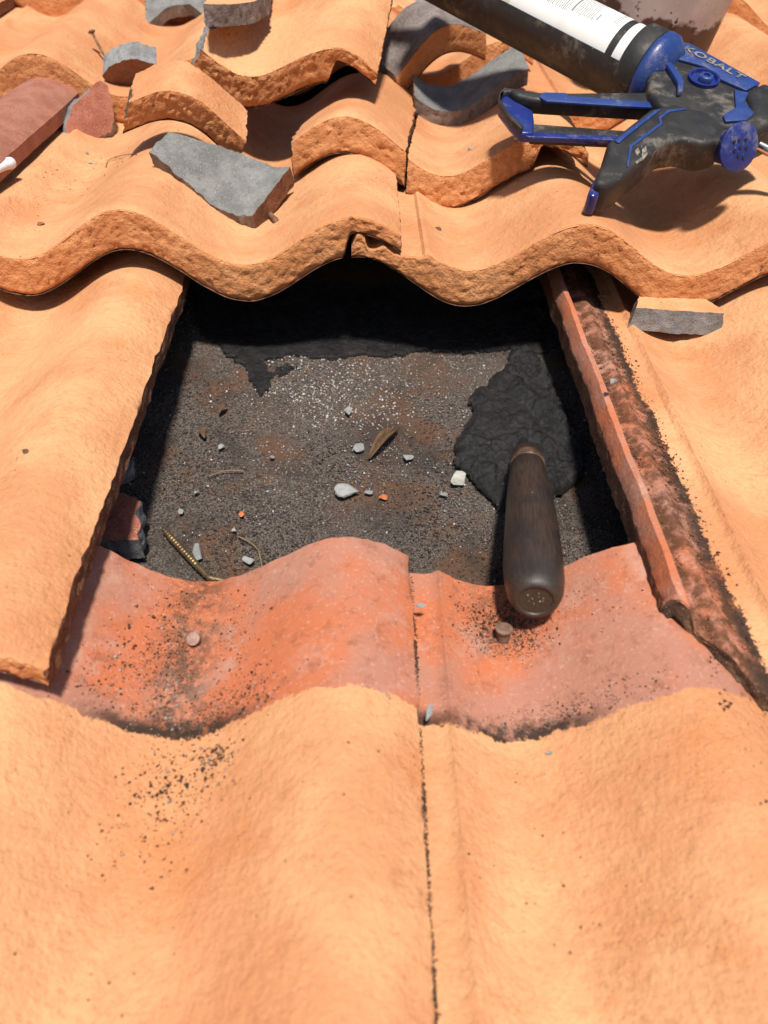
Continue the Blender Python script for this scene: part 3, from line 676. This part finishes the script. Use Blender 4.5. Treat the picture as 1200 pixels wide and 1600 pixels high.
def smooth_path(p, n=6):
    o = []
    for i in range(len(p) - 1):
        a, b, c, e = p[max(i - 1, 0)], p[i], p[i + 1], p[min(i + 2, len(p) - 1)]
        for k in range(n):
            t_ = k / n
            o.append(.5 * ((2 * b) + (c - a) * t_ + (2 * a - 5 * b + 4 * c - e) * t_ ** 2 + (3 * b - a - 3 * c + e) * t_ ** 3))
    return o + [p[-1]]
sp_ = smooth_path(pth); o0 = sp_[len(sp_) // 2].copy()
rr = [.0034 if i < 4 else .0022 for i in range(len(sp_))]
tube_bm(bm, [p - o0 for p in sp_], rr, 14)
obj('bent_nail', from_bm('bent_nail', bm, M_RUST), None, Matrix.Translation(o0), label='bent rusty nail lying right of the toothed grey fragment', cat='nail', group='roofing nails')
# ring shank nail: thread, collar and bent smooth end
a0, a1, a2, a3 = Vector((-0.0339,0.1430,0.0030)), Vector((-0.0104,0.1156,0.0040)), Vector((-0.0027,0.1071,0.0045)), Vector((0.0126,0.1029,0.0045))
bm = bmesh.new(); path, rad = [], []
for k in range(64):
    path.append(a0.lerp(a1, k / 63)); rad.append((.0012 + .0006 * min(1, k / 12)) * (1 + .22 * (k % 4 in (0, 1))))
path += smooth_path([a1, a1.lerp(a2, .5), a2, a2.lerp(a3, .4), a3], 5)[1:]; rad += [.0019] * 4 + [.0017] * 16
rad = (rad + [.0017] * 90)[:len(path)]
o1 = a1.copy()
tube_bm(bm, [p - o1 for p in path], rad, 14)
obj('ring_shank_nail', from_bm('ring_shank_nail', bm, M_BRASS), None, Matrix.Translation(o1), label='bent brassy ring shank nail lying on the felt by the bare tile edge', cat='nail', group='roofing nails')

def leaf(name, label, p0, p1, wid, mat, curl=.6, cat='leaf', group=None):
    p0, p1 = Vector(p0), Vector(p1); d = p1 - p0; ln = d.length; V, F = [], []; n, m = 18, 6
    for i in range(n + 1):
        t_ = i / n; ww = wid * (math.sin(math.pi * min(1, t_ * 1.02)) ** .8 + .06)
        for j in range(m + 1):
            s_ = j / m - .5
            V.append((t_ * ln, s_ * ww, .0012 + abs(s_) ** 2 * ww * curl * 4 + .002 * math.sin(t_ * 3)))
    for i in range(n):
        for j in range(m): F.append((i * (m + 1) + j, (i + 1) * (m + 1) + j, (i + 1) * (m + 1) + j + 1, i * (m + 1) + j + 1))
    me = mesh_from(name, V, F, mat)
    o = obj(name, me, None, Matrix.Translation(p0) @ Matrix.Rotation(math.atan2(d.y, d.x), 4, 'Z'), label=label, cat=cat, group=group)
    so = o.modifiers.new('thickness', 'SOLIDIFY'); so.thickness = .0005
    return o
M_LEAF = make_plain('dry_leaf', (.10, .058, .032), (.17, .10, .055), 150, .7, .3, 0, .0003)
leaf('dry_leaf', 'curled brown dry leaf lying near the middle of the felt', (0.0870,0.2079,0.0010), (0.1064,0.2368,0.0020), .0055, M_LEAF, 1.2)
leaf('dry_leaf', 'tiny brown leaf scrap on the shaded side of the felt', (-0.0262,0.2339,0.0010), (-0.0215,0.2245,0.0010), .0035, M_LEAF, group='leaf scraps')
leaf('dry_leaf', 'tiny tan leaf scrap below the hooked tar smear', (-0.0155,0.2499,0.0010), (-0.0109,0.2582,0.0010), .003, M_LEAF, group='leaf scraps')
M_STRAW = make_plain('thin_straw', (.2, .13, .07), (.28, .19, .1), 200, .8, .3)
def twig(label, pts, r=.0004):
    p = smooth_path([Vector(q_) for q_ in pts], 6); o = p[0].copy(); bm = bmesh.new(); tube_bm(bm, [a - o for a in p], r, 6)
    obj('thin_twig', from_bm('thin_twig', bm, M_STRAW), None, Matrix.Translation(o), label=label, cat='twig', group='thin twigs')
twig('thin curved twig on the felt above the bare tile edge', [(0.0095,0.1407,0.0010), (0.0177,0.1350,0.0020), (0.0228,0.1283,0.0020), (0.0260,0.1168,0.0010)])
twig('thin dark twig lying across the felt right of the red fragment', [(-0.0144,0.1905,0.0010), (-0.0053,0.1948,0.0015), (0.0035,0.1956,0.0015), (0.0068,0.1951,0.0010)])
twig('hair thin twig on the upper tile below the small arched piece', [(-0.1331,0.4940,0.0590), (-0.1365,0.5154,0.0548), (-0.1228,0.5004,0.0650), (-0.1081,0.4767,0.0773), (-0.0928,0.4474,0.0904)], .0003)

# plastic nozzle cut off at the picture edge
M_WHITE = make_plain('white_plastic', (.78, .78, .8), (.66, .66, .7), 90, .35, .5)
nz0, nz1 = Vector((-0.1888,0.4446,0.0821)), Vector((-0.1933,0.3937,0.0917))
obj('plastic_nozzle', lathe('plastic_nozzle', [(0, .003), (.0005, .0042), (.004, .0045), (.005, .0038), (.012, .003), (.04, .0018)], M_WHITE, 24), None, axis_matrix(nz0, nz1 - nz0), label='small white plastic nozzle at the foot of the unpainted brown tile', cat='nozzle')

# soil crumbs in the troughs
def crumbs(name, label, M, spots, seed, pal):
    rg = np.random.default_rng(seed); P3, S, Cc = [], [], []
    for (u, v, su, sv, cnt, smin, smax) in spots:
        uu = rg.normal(u, su, cnt); vv = rg.normal(v, sv, cnt); zz = ztop(uu, True)
        for a, b, c in zip(uu, vv, zz):
            P3.append(tuple(M @ Vector((a, b, c + .0003)))); S.append(smin + (smax - smin) * rg.uniform() ** 3); Cc.append(np.array(pal[rg.integers(len(pal))]) * rg.uniform(.6, 1.2))
    return grain_cloud(name, np.array(P3), np.array(S), np.array(Cc), M_GRAIN, .7, seed, label=label, cat='soil crumbs', kind='stuff')
SOIL = [(.055, .03, .018), (.08, .045, .025), (.04, .025, .016), (.09, .055, .03), (.12, .05, .025)]
SOILG = SOIL + [(.3, .29, .28)]
crumbs('soil_crumbs', 'dark brown soil crumbs spilled along the left trough of the bare tile head', M_C1,
       [(.228, .375, .013, .02, 420, .0003, .0013), (.222, .345, .014, .012, 520, .0003, .0015), (.232, .33, .018, .006, 420, .0003, .0014), (.23, .297, .012, .008, 140, .0004, .0014), (.222, .275, .010, .012, 70, .0004, .0012), (.246, .306, .004, .003, 90, .0005, .0013), (.17, .337, .03, .004, 100, .0003, .001), (.21, .24, .03, .03, 30, .0003, .0009), (.2, .18, .02, .03, 16, .0004, .0011), (.227, .372, .011, .022, 2200, .00018, .0006), (.222, .345, .014, .012, 2200, .00018, .0007), (.228, .33, .02, .006, 1800, .00018, .0007), (.235, .295, .012, .01, 320, .0002, .0007), (.235, .2, .07, .09, 260, .0001, .0004)], 5, SOILG)
crumbs('soil_crumbs', 'dark brown soil crumbs in the right trough below the trowel handle', M_C2,
       [(.082, .385, .012, .009, 330, .0003, .0013), (.074, .372, .011, .007, 240, .0003, .0012), (.10, .378, .02, .012, 160, .0003, .0011), (.077, .28, .02, .03, 40, .0003, .0008), (.08, .22, .02, .03, 22, .0003, .0008), (.085, .325, .022, .003, 160, .0003, .0011), (.082, .385, .012, .009, 1500, .00018, .0006), (.074, .372, .013, .008, 1000, .00018, .0006), (.085, .33, .025, .004, 900, .00018, .0006), (.12, .2, .06, .09, 260, .0001, .0004)], 6, SOILG)
crumbs('soil_crumbs', 'dark line of dirt packed in the joint between the two lower tiles', M_C2,
       [(.0325, .30 - .03 * k, .0004, .016, 190, .0004, .001) for k in range(-3, 11)], 9, [(.06, .035, .022), (.04, .024, .016), (.1, .05, .03)])
crumbs('soil_crumbs', 'rust brown flakes and soil packed in the groove of the bare lip', M_B2,
       [(.010, .2, .0015, .12, 300, .0004, .0014), (.026, .21, .004, .11, 620, .0004, .0015), (.032, .2, .0025, .11, 420, .0004, .0014)], 7, [(.08, .04, .022), (.05, .03, .02), (.2, .07, .03), (.32, .1, .04), (.12, .06, .035)])
crumbs('soil_crumbs', 'scattered dark specks of dirt on the upper tile at left', M_A1,
       [(.045, .16, .03, .03, 40, .0003, .0011), (.07, .12, .02, .02, 40, .0003, .0009), (.12, .15, .03, .02, 45, .0003, .0009), (.08, .2, .02, .01, 60, .0003, .0008)], 8, SOIL)

# ------------------------------------------------------------------ pail
def make_pail_mat():
    t = NT('brown_based_pail'); t.coord()
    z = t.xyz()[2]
    c = t.mix(t.rng(t.noise(35, 4), .4, .65), (.46, .43, .435), (.37, .34, .35))
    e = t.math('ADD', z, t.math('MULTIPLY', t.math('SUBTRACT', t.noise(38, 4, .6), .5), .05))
    c = t.mix(t.rng(e, .046, .041), c, (.075, .042, .032))  # dark brown below a ragged line round the base
    drip = t.math('MULTIPLY', t.rng(t.noise(55, 4, .7), .62, .66), t.rng(z, .11, .05))
    c = t.mix(drip, c, (.03, .022, .02))
    c = t.mix(t.rng(t.vor(120), .14, .1), c, (.06, .045, .045))
    return t.done(c, .5, None, spec=.4)
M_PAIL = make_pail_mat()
pl = empty('pail', TM((0.3633,0.7301,0.0910), (.05, .1, .3)), label='pale grey pail with dark brown base standing behind the sealant tube', cat='pail')
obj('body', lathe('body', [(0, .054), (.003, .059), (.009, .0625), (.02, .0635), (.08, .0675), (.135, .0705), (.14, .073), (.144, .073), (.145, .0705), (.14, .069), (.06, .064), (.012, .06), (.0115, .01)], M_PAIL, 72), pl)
bm = bmesh.new()
tube_bm(bm, [Vector((.0735 * math.cos(a), .02 * math.sin(a) - .03 * math.sin(a), .128 + .0 * a + .055 * math.sin(a))) for a in [math.pi * k / 24 for k in range(25)]], .002, 8)
obj('wire_handle', from_bm('wire_handle', bm, M_STEEL), pl)

# ------------------------------------------------------------------ caulking gun and sealant tube
GM = Matrix.Translation((0.3280,0.4320,0.1344)) @ Matrix.Rotation(0.1974, 4, 'X')
gun = empty('caulking_gun', GM, label='blue and black caulking gun lying on its side across the tiles', cat='caulking gun')
def make_plastic(name, c1, c2, rough):
    t = NT(name); t.coord()
    c = t.mix(t.rng(t.noise(90, 5, .7), .5, .72), c1, c2)
    c = t.mix(t.math('MULTIPLY', t.rng(t.noise(28, 6, .75), .54, .70), .5), c, (.27, .235, .195))
    c = t.mix(t.math('MULTIPLY', t.rng(t.vor(170), .08, .04), t.rng(t.noise(40, 2), .5, .6)), c, (.35, .32, .28))
    return t.done(c, t.rng(t.noise(60, 4), .35, .65, rough, rough + .25), t.bump(t.noise(500, 3), .0003, .5), spec=.45)
M_BLK = make_plastic('black_rubber', (.020, .019, .019), (.045, .041, .038), .45)
M_BLUE = make_plastic('blue_plastic', (.018, .045, .19), (.04, .07, .19), .32)
M_BLUED = make_plastic('shiny_blue_plastic', (.014, .026, .165), (.03, .045, .17), .2)
M_CHROME = make_plain('bright_rod', (.55, .52, .48), (.7, .68, .65), 100, .22, .5, 1.)
def prism(name, poly, z0, z1, mat, bev=.002, seg=3, parent=gun, M=None, smooth_angle=35):
    bm = bmesh.new()
    a = [bm.verts.new((x, y, z0)) for x, y in poly]
    f_ = bm.faces.new(a)
    ex = bmesh.ops.extrude_face_region(bm, geom=[f_])
    for v in [e for e in ex['geom'] if isinstance(e, bmesh.types.BMVert)]: v.co.z = z1
    bmesh.ops.recalc_face_normals(bm, faces=bm.faces)
    if bev: bmesh.ops.bevel(bm, geom=bm.edges[:], offset=bev, segments=seg, profile=.5, affect='EDGES', clamp_overlap=True)
    return obj(name, from_bm(name, bm, mat, True, smooth_angle), parent, M)
body = prism('body', [(-0.0407,0.0296),(-0.0320,0.0536),(-0.0136,0.0776),(-0.0007,0.0713),(0.0421,0.0200),(0.0502,0.0045),(0.0468,-0.0158),(0.0280,-0.0362),(0.0117,-0.0312),(-0.0107,-0.0280),(-0.0290,-0.0155),(-0.0407,-0.0055),(-0.0434,0.0116)], -.009, .016, M_BLK, .004, 4)
prism('blue_side_band', [(-0.0274,0.0574),(-0.0132,0.0740),(-0.0019,0.0704),(0.0395,0.0214),(0.0264,0.0110),(0.0102,0.0245),(0.0090,0.0327),(0.0014,0.0405),(-0.0143,0.0479),(-0.0210,0.0543)], .0155, .0182, M_BLUE, .0008, 2)
prism('blue_side_panel', [(0.0180,0.0121),(0.0277,0.0087),(0.0215,-0.0034),(0.0257,-0.0155),(0.0197,-0.0248),(0.0024,-0.0273),(0.0022,-0.0198),(0.0138,-0.0100)], .0155, .0180, M_BLUE, .0008, 2)
prism('blue_trim', [(-0.0289,0.0436),(-0.0253,0.0472),(-0.0196,0.0260),(-0.0186,0.0163),(-0.0221,0.0034),(-0.0262,0.0016),(-0.0237,0.0144),(-0.0254,0.0256)], .0155, .0205, M_BLUE, .0012, 2)
prism('rear_block', [(0.0243,0.0061),(0.0415,0.0215),(0.0546,0.0047),(0.0516,-0.0171),(0.0387,-0.0268),(0.0185,-0.0411),(0.0103,-0.0371),(0.0133,-0.0282),(0.0247,-0.0155)], -.010, .0195, M_BLK, .004, 3)
prism('grip', [(-0.0477,-0.0128),(-0.0293,-0.0048),(-0.0075,-0.0128),(0.0036,-0.0302),(-0.0019,-0.0465),(-0.0166,-0.0515),(-0.0301,-0.0465),(-0.0434,-0.0501),(-0.0636,-0.0734),(-0.0816,-0.0929),(-0.0920,-0.0993),(-0.0993,-0.0964),(-0.0939,-0.0829),(-0.0848,-0.0621),(-0.0844,-0.0536)], -.007, .0165, M_BLK, .0095, 6)
prism('grip_butt', [(-0.1016,-0.0978),(-0.0953,-0.0830),(-0.0914,-0.0801),(-0.0912,-0.0908),(-0.0948,-0.1007),(-0.0996,-0.1016)], -.006, .010, M_BLUED, .002, 2)
prism('grip_strip', [(-0.0799,-0.0534),(-0.0456,-0.0172),(-0.0396,-0.0146),(-0.0701,-0.0479),(-0.0767,-0.0561)], .0155, .0180, M_BLUE, .0006, 2)
prism('grip_strip', [(-0.0697,-0.0571),(-0.0445,-0.0313),(-0.0442,-0.0246),(-0.0360,-0.0151),(-0.0223,-0.0121),(-0.0217,-0.0136),(-0.0345,-0.0173),(-0.0425,-0.0253),(-0.0423,-0.0319),(-0.0683,-0.0591),(-0.0744,-0.0807),(-0.0758,-0.0807)], .0158, .0174, M_BLUE, .0003, 1)
for q_ in ([(-0.0671,-0.0625),(-0.0644,-0.0596),(-0.0638,-0.0645),(-0.0668,-0.0687)], [(-0.0619,-0.0609),(-0.0586,-0.0572),(-0.0591,-0.0628),(-0.0639,-0.0700)], [(-0.0691,-0.0750),(-0.0639,-0.0700),(-0.0593,-0.0635),(-0.0587,-0.0656),(-0.0629,-0.0720),(-0.0686,-0.0770)]):
    prism('grip_mark', q_, .0158, .0173, make_plain('worn_mark', (.12, .105, .09), (.32, .28, .22), 300, .6), .0002, 1)
# trigger: a hollow lever with a blue paddle end
prism('trigger', [(-0.0243,-0.0030),(-0.0215,0.0161),(-0.0290,0.0221),(-0.0436,0.0213),(-0.1064,0.0166),(-0.1230,0.0164),(-0.1373,0.0204),(-0.1432,0.0184),(-0.1382,0.0107),(-0.1264,0.0067),(-0.1124,0.0059),(-0.0467,0.0035)], -.004, .0085, M_BLK, .0028, 3)
prism('trigger_bar', [(-0.1378,-0.0246),(-0.1316,-0.0272),(-0.0503,-0.0279),(-0.0467,-0.0233),(-0.0605,-0.0225),(-0.1292,-0.0211),(-0.1346,-0.0200)], -.003, .0012, M_BLUED, .0008, 2)
prism('trigger_bar', [(-0.1224,0.0085),(-0.1185,0.0143),(-0.1019,0.0145),(-0.1005,0.0106),(-0.0789,0.0095),(-0.0272,0.0063),(-0.0265,0.0000),(-0.0660,0.0008),(-0.1173,0.0033)], .0072, .0094, M_BLUE, .0005, 2)
prism('trigger_web', [(-0.1290,-0.0013),(-0.0439,-0.0072),(-0.0459,-0.0240),(-0.1294,-0.0227)], -.008, -.005, M_BLK, .001, 2)
prism('trigger_paddle', [(-0.1439,0.0208),(-0.1479,0.0189),(-0.1509,0.0052),(-0.1440,-0.0129),(-0.1370,-0.0261),(-0.1287,-0.0256),(-0.1264,-0.0119),(-0.1259,0.0020),(-0.1371,0.0124)], -.005, .003, M_BLUED, .0018, 3)
prism('trigger_rim', [(-0.1500,0.0164),(-0.1456,0.0231),(-0.1391,0.0219),(-0.1229,0.0132),(-0.1233,0.0092),(-0.1368,0.0156),(-0.1441,0.0184),(-0.1482,0.0149),(-0.1494,0.0061),(-0.1438,-0.0099),(-0.1358,-0.0230),(-0.1380,-0.0269),(-0.1459,-0.0130),(-0.1519,0.0036)], .0022, .0068, M_BLK, .001, 2)
# pivot bolt in its recess
bx, by = [(-0.0013,0.0255)][0]
obj('recess', lathe('recess', [(.0150, .0115), (.0186, .0115), (.0186, .0098), (.0162, .0092), (.0162, .001)], M_BLUED, 36), gun, Matrix.Translation((bx, by, 0)))
obj('pivot_bolt', lathe('pivot_bolt', [(.0158, .0055), (.0198, .0055), (.0205, .0048), (.0205, .0026), (.0190, .0024), (.0190, .0005)], M_BLUE, 6), gun, Matrix.Translation((bx + .001, by - .001, 0)))
# release dial
dx, dy = [(0.0053,-0.0446)][0]
dial_M = Matrix.Translation((dx, dy, .010)) @ Euler((.9, .55, 0)).to_matrix().to_4x4()
dial = obj('release_dial', lathe('release_dial', [(-.012, .010), (.003, .0125), (.006, .0155), (.008, .0158), (.0088, .0145)], M_BLUED, 40), gun, dial_M)
bm = bmesh.new()
for (ha, hb) in ((0, 0), (.005, .002), (-.004, .003), (.002, -.005), (-.003, -.004), (.007, -.004), (-.007, 0), (.001, .006)):
    bmesh.ops.create_cone(bm, cap_ends=True, segments=12, radius1=.0011, radius2=.0011, depth=.001, matrix=Matrix.Translation((ha, hb, .0092)))
obj('dot', from_bm('dot', bm, M_BLK), dial)
r0, r1 = [(0.0255,-0.0275),(0.0698,-0.0695)]
rd = Vector((r1[0] - r0[0], r1[1] - r0[1], 0))
obj('plunger_rod', lathe('plunger_rod', [(0, .0038), (rd.length, .0038)], M_CHROME, 20), gun, axis_matrix(Vector((r0[0], r0[1], .004)), rd))
# raised letters on the band
fc = bpy.data.curves.new('lettering', 'FONT'); fc.body = 'KOBALT'; fc.size = .0088; fc.extrude = .0004; fc.space_character = 1.12; fc.align_x = 'LEFT'; fc.offset = .0002
fo = bpy.data.objects.new('lettering_curve', fc); COL.objects.link(fo); bpy.context.view_layer.update()
fme = bpy.data.meshes.new_from_object(fo.evaluated_get(bpy.context.evaluated_depsgraph_get()))
bpy.data.objects.remove(fo)
fme.materials.clear(); fme.materials.append(make_plain('worn_letters', (.24, .23, .21), (.10, .1, .12), 200, .5))
(lx0, ly0), (lx1, ly1) = [(-0.0106,0.0619),(0.0254,0.0230)]
ang = math.atan2(ly1 - ly0, lx1 - lx0); wd = max(v.co.x for v in fme.vertices)
sc_ = math.hypot(lx1 - lx0, ly1 - ly0) / wd
obj('lettering', fme, gun, Matrix.Translation((lx0, ly0, .0186)) @ Matrix.Rotation(ang, 4, 'Z') @ Matrix.Diagonal((sc_, sc_ * .72, 1, 1)))

# barrel and cartridge share one axis
c0, c1 = [(-0.0270,0.0540),(-0.1422,0.1681)]
AX = Vector((c1[0] - c0[0], c1[1] - c0[1], 0)).normalized(); BR = .0262
b0 = Vector((c0[0], c0[1], .002))
BM_ = axis_matrix(b0, AX)
# angle zero of the barrel frame: find the local angles of "up" (gun +z) and of the low side
inv = BM_.to_3x3().inverted(); up = inv @ Vector((0, 0, 1)); a_up = math.atan2(up.y, up.x)
low = inv @ Vector((AX.y, -AX.x, 0)); 
if (BM_.to_3x3() @ low).y > 0: low = -low
a_low = math.atan2(low.y, low.x)
sgn = 1 if math.sin(a_low - a_up) > 0 else -1
def shell(name, z0, z1, r0_, r1_, a0_, a1_, mat, parent, nseg=40, nz_=2):
    V, F = [], []
    for i in range(nz_ + 1):
        zz = z0 + (z1 - z0) * i / nz_
        for k in range(nseg + 1):
            a = a0_ + (a1_ - a0_) * k / nseg
            for r in (r0_, r1_): V.append((r * math.cos(a), r * math.sin(a), zz))
    W = (nseg + 1) * 2
    for i in range(nz_):
        for k in range(nseg):
            p_ = i * W + k * 2
            F += [(p_ + 1, p_ + 3, p_ + W + 3, p_ + W + 1), (p_, p_ + W, p_ + W + 2, p_ + 2)]
        F += [(i * W, i * W + 1, i * W + W + 1, i * W + W), (i * W + W - 2, i * W + 2 * W - 2, i * W + 2 * W - 1, i * W + W - 1)]
    for k in range(nseg):
        for base in (0, nz_ * W):
            p_ = base + k * 2; F.append((p_, p_ + 2, p_ + 3, p_ + 1))
    bm = bmesh.new(); vs_ = [bm.verts.new(v) for v in V]
    for f_ in F: bm.faces.new([vs_[i] for i in f_])
    return obj(name, from_bm(name, bm, mat, True, 40), parent, BM_ if parent is gun else None)
BL = .235
shell('barrel', .004, BL, BR + .0004, BR + .0022, a_up + sgn * 1.12, a_up + sgn * (1.12 + math.pi * .95), M_BLK, gun, 48)
obj('collar', lathe('collar', [(-.012, BR * .8), (-.006, BR * 1.02), (-.002, BR + .0036), (.003, BR + .0036), (.0045, BR + .002), (.0045, BR * .5)], M_BLUE, 56), gun, BM_)
obj('collar_ring', lathe('collar_ring', [(.0045, BR * .5), (.0045, BR + .0026), (.006, BR + .0034), (.018, BR + .0034), (.0195, BR + .0026), (.0195, BR + .0002)], M_BLK, 56, cap=False), gun, BM_)
cart = empty('sealant_tube', GM @ BM_, label='sealant tube with white printed label and black bands in the caulking gun', cat='sealant tube')
obj('tube', lathe('tube', [(.006, BR * .9), (.0065, BR - .0008), (BL + .004, BR - .0008), (BL + .006, BR * .9), (BL + .006, .008), (BL + .03, .006), (BL + .09, .003)], M_BLK, 56), cart)
def make_label_mat():
    t = NT('printed_label'); t.coord()
    x = t.n('ShaderNodeUVMap'); sx = t.n('ShaderNodeSeparateXYZ'); t.l(x.outputs[0], sx.inputs[0]); s, c_ = sx.outputs[0], sx.outputs[1]
    col = t.mix(t.rng(t.noise(40, 4), .5, .75), (.76, .755, .74), (.68, .66, .62))
    def block(s0, s1, c0_, c1_): return t.math('MULTIPLY', t.math('MULTIPLY', t.rng(s, s0, s0 + .0004), t.rng(s, s1, s1 - .0004)), t.math('MULTIPLY', t.rng(c_, c0_, c0_ + .0006), t.rng(c_, c1_, c1_ - .0006)))
    mp = t.n('ShaderNodeMapping'); mp.inputs['Scale'].default_value = (500, 1900, 1); t.l(x.outputs[0], mp.inputs['Vector'])
    letters = t.rng(t.noise(1., 2, .6, mp.outputs[0]), .36, .44)
    stripes = t.rng(t.math('PINGPONG', s, .00085), .00042, .00055)
    ink = t.math('MULTIPLY', letters, stripes)
    for (b4, body) in (((.0385, .0425, -.008, .02), 'text'), ((.054, .0555, -.012, -.005), 'bar'), ((.0505, .0513, .0, .014), 'bar'), ((.0575, .0745, -.014, .02), 'text'), ((.0755, .0775, -.014, .02), 'bar'), ((.080, .125, -.016, .02), 'text'), ((.0835, .0843, -.016, .02), 'bar'), ((.098, .0987, -.016, .02), 'bar')):
        m = block(*b4)
        if body == 'text': m = t.math('MULTIPLY', m, ink)
        col = t.mix(t.math('MULTIPLY', m, .85), col, (.06, .06, .065))
    tape = t.math('MULTIPLY', t.rng(s, .128, .129), t.rng(s, .135, .134)); col = t.mix(t.math('MULTIPLY', tape, .5), col, (.5, .38, .22))
    return t.done(col, .45, None, spec=.4)
M_LABEL = make_label_mat()
def label_mesh(name, z0, z1, r, mat, n=48):
    V, F, UV = [], [], []
    for k in range(n + 1):
        a = a_up - sgn * 1.7 + sgn * 3.4 * k / n
        for z in (z0, z1):
            V.append((r * math.cos(a), r * math.sin(a), z)); UV.append((z, -r * (sgn * (a - a_up))))
    nn = len(V)
    for k in range(n): F.append((2 * k, 2 * k + 1, 2 * k + 3, 2 * k + 2))
    me = mesh_from(name, V, F, mat); uv = me.uv_layers.new(name='UVMap')
    for l_ in me.loops: uv.data[l_.index].uv = UV[l_.vertex_index]
    return me
obj('paper_label', label_mesh('paper_label', .0445 - .010, BL, BR - .0005, M_LABEL), cart)
obj('white_band', label_mesh('white_band', .0200, .0285, BR - .0005, make_plain('white_print', (.74, .735, .72), (.68, .66, .63), 60, .45)), cart)
# small white warning triangle print on the label
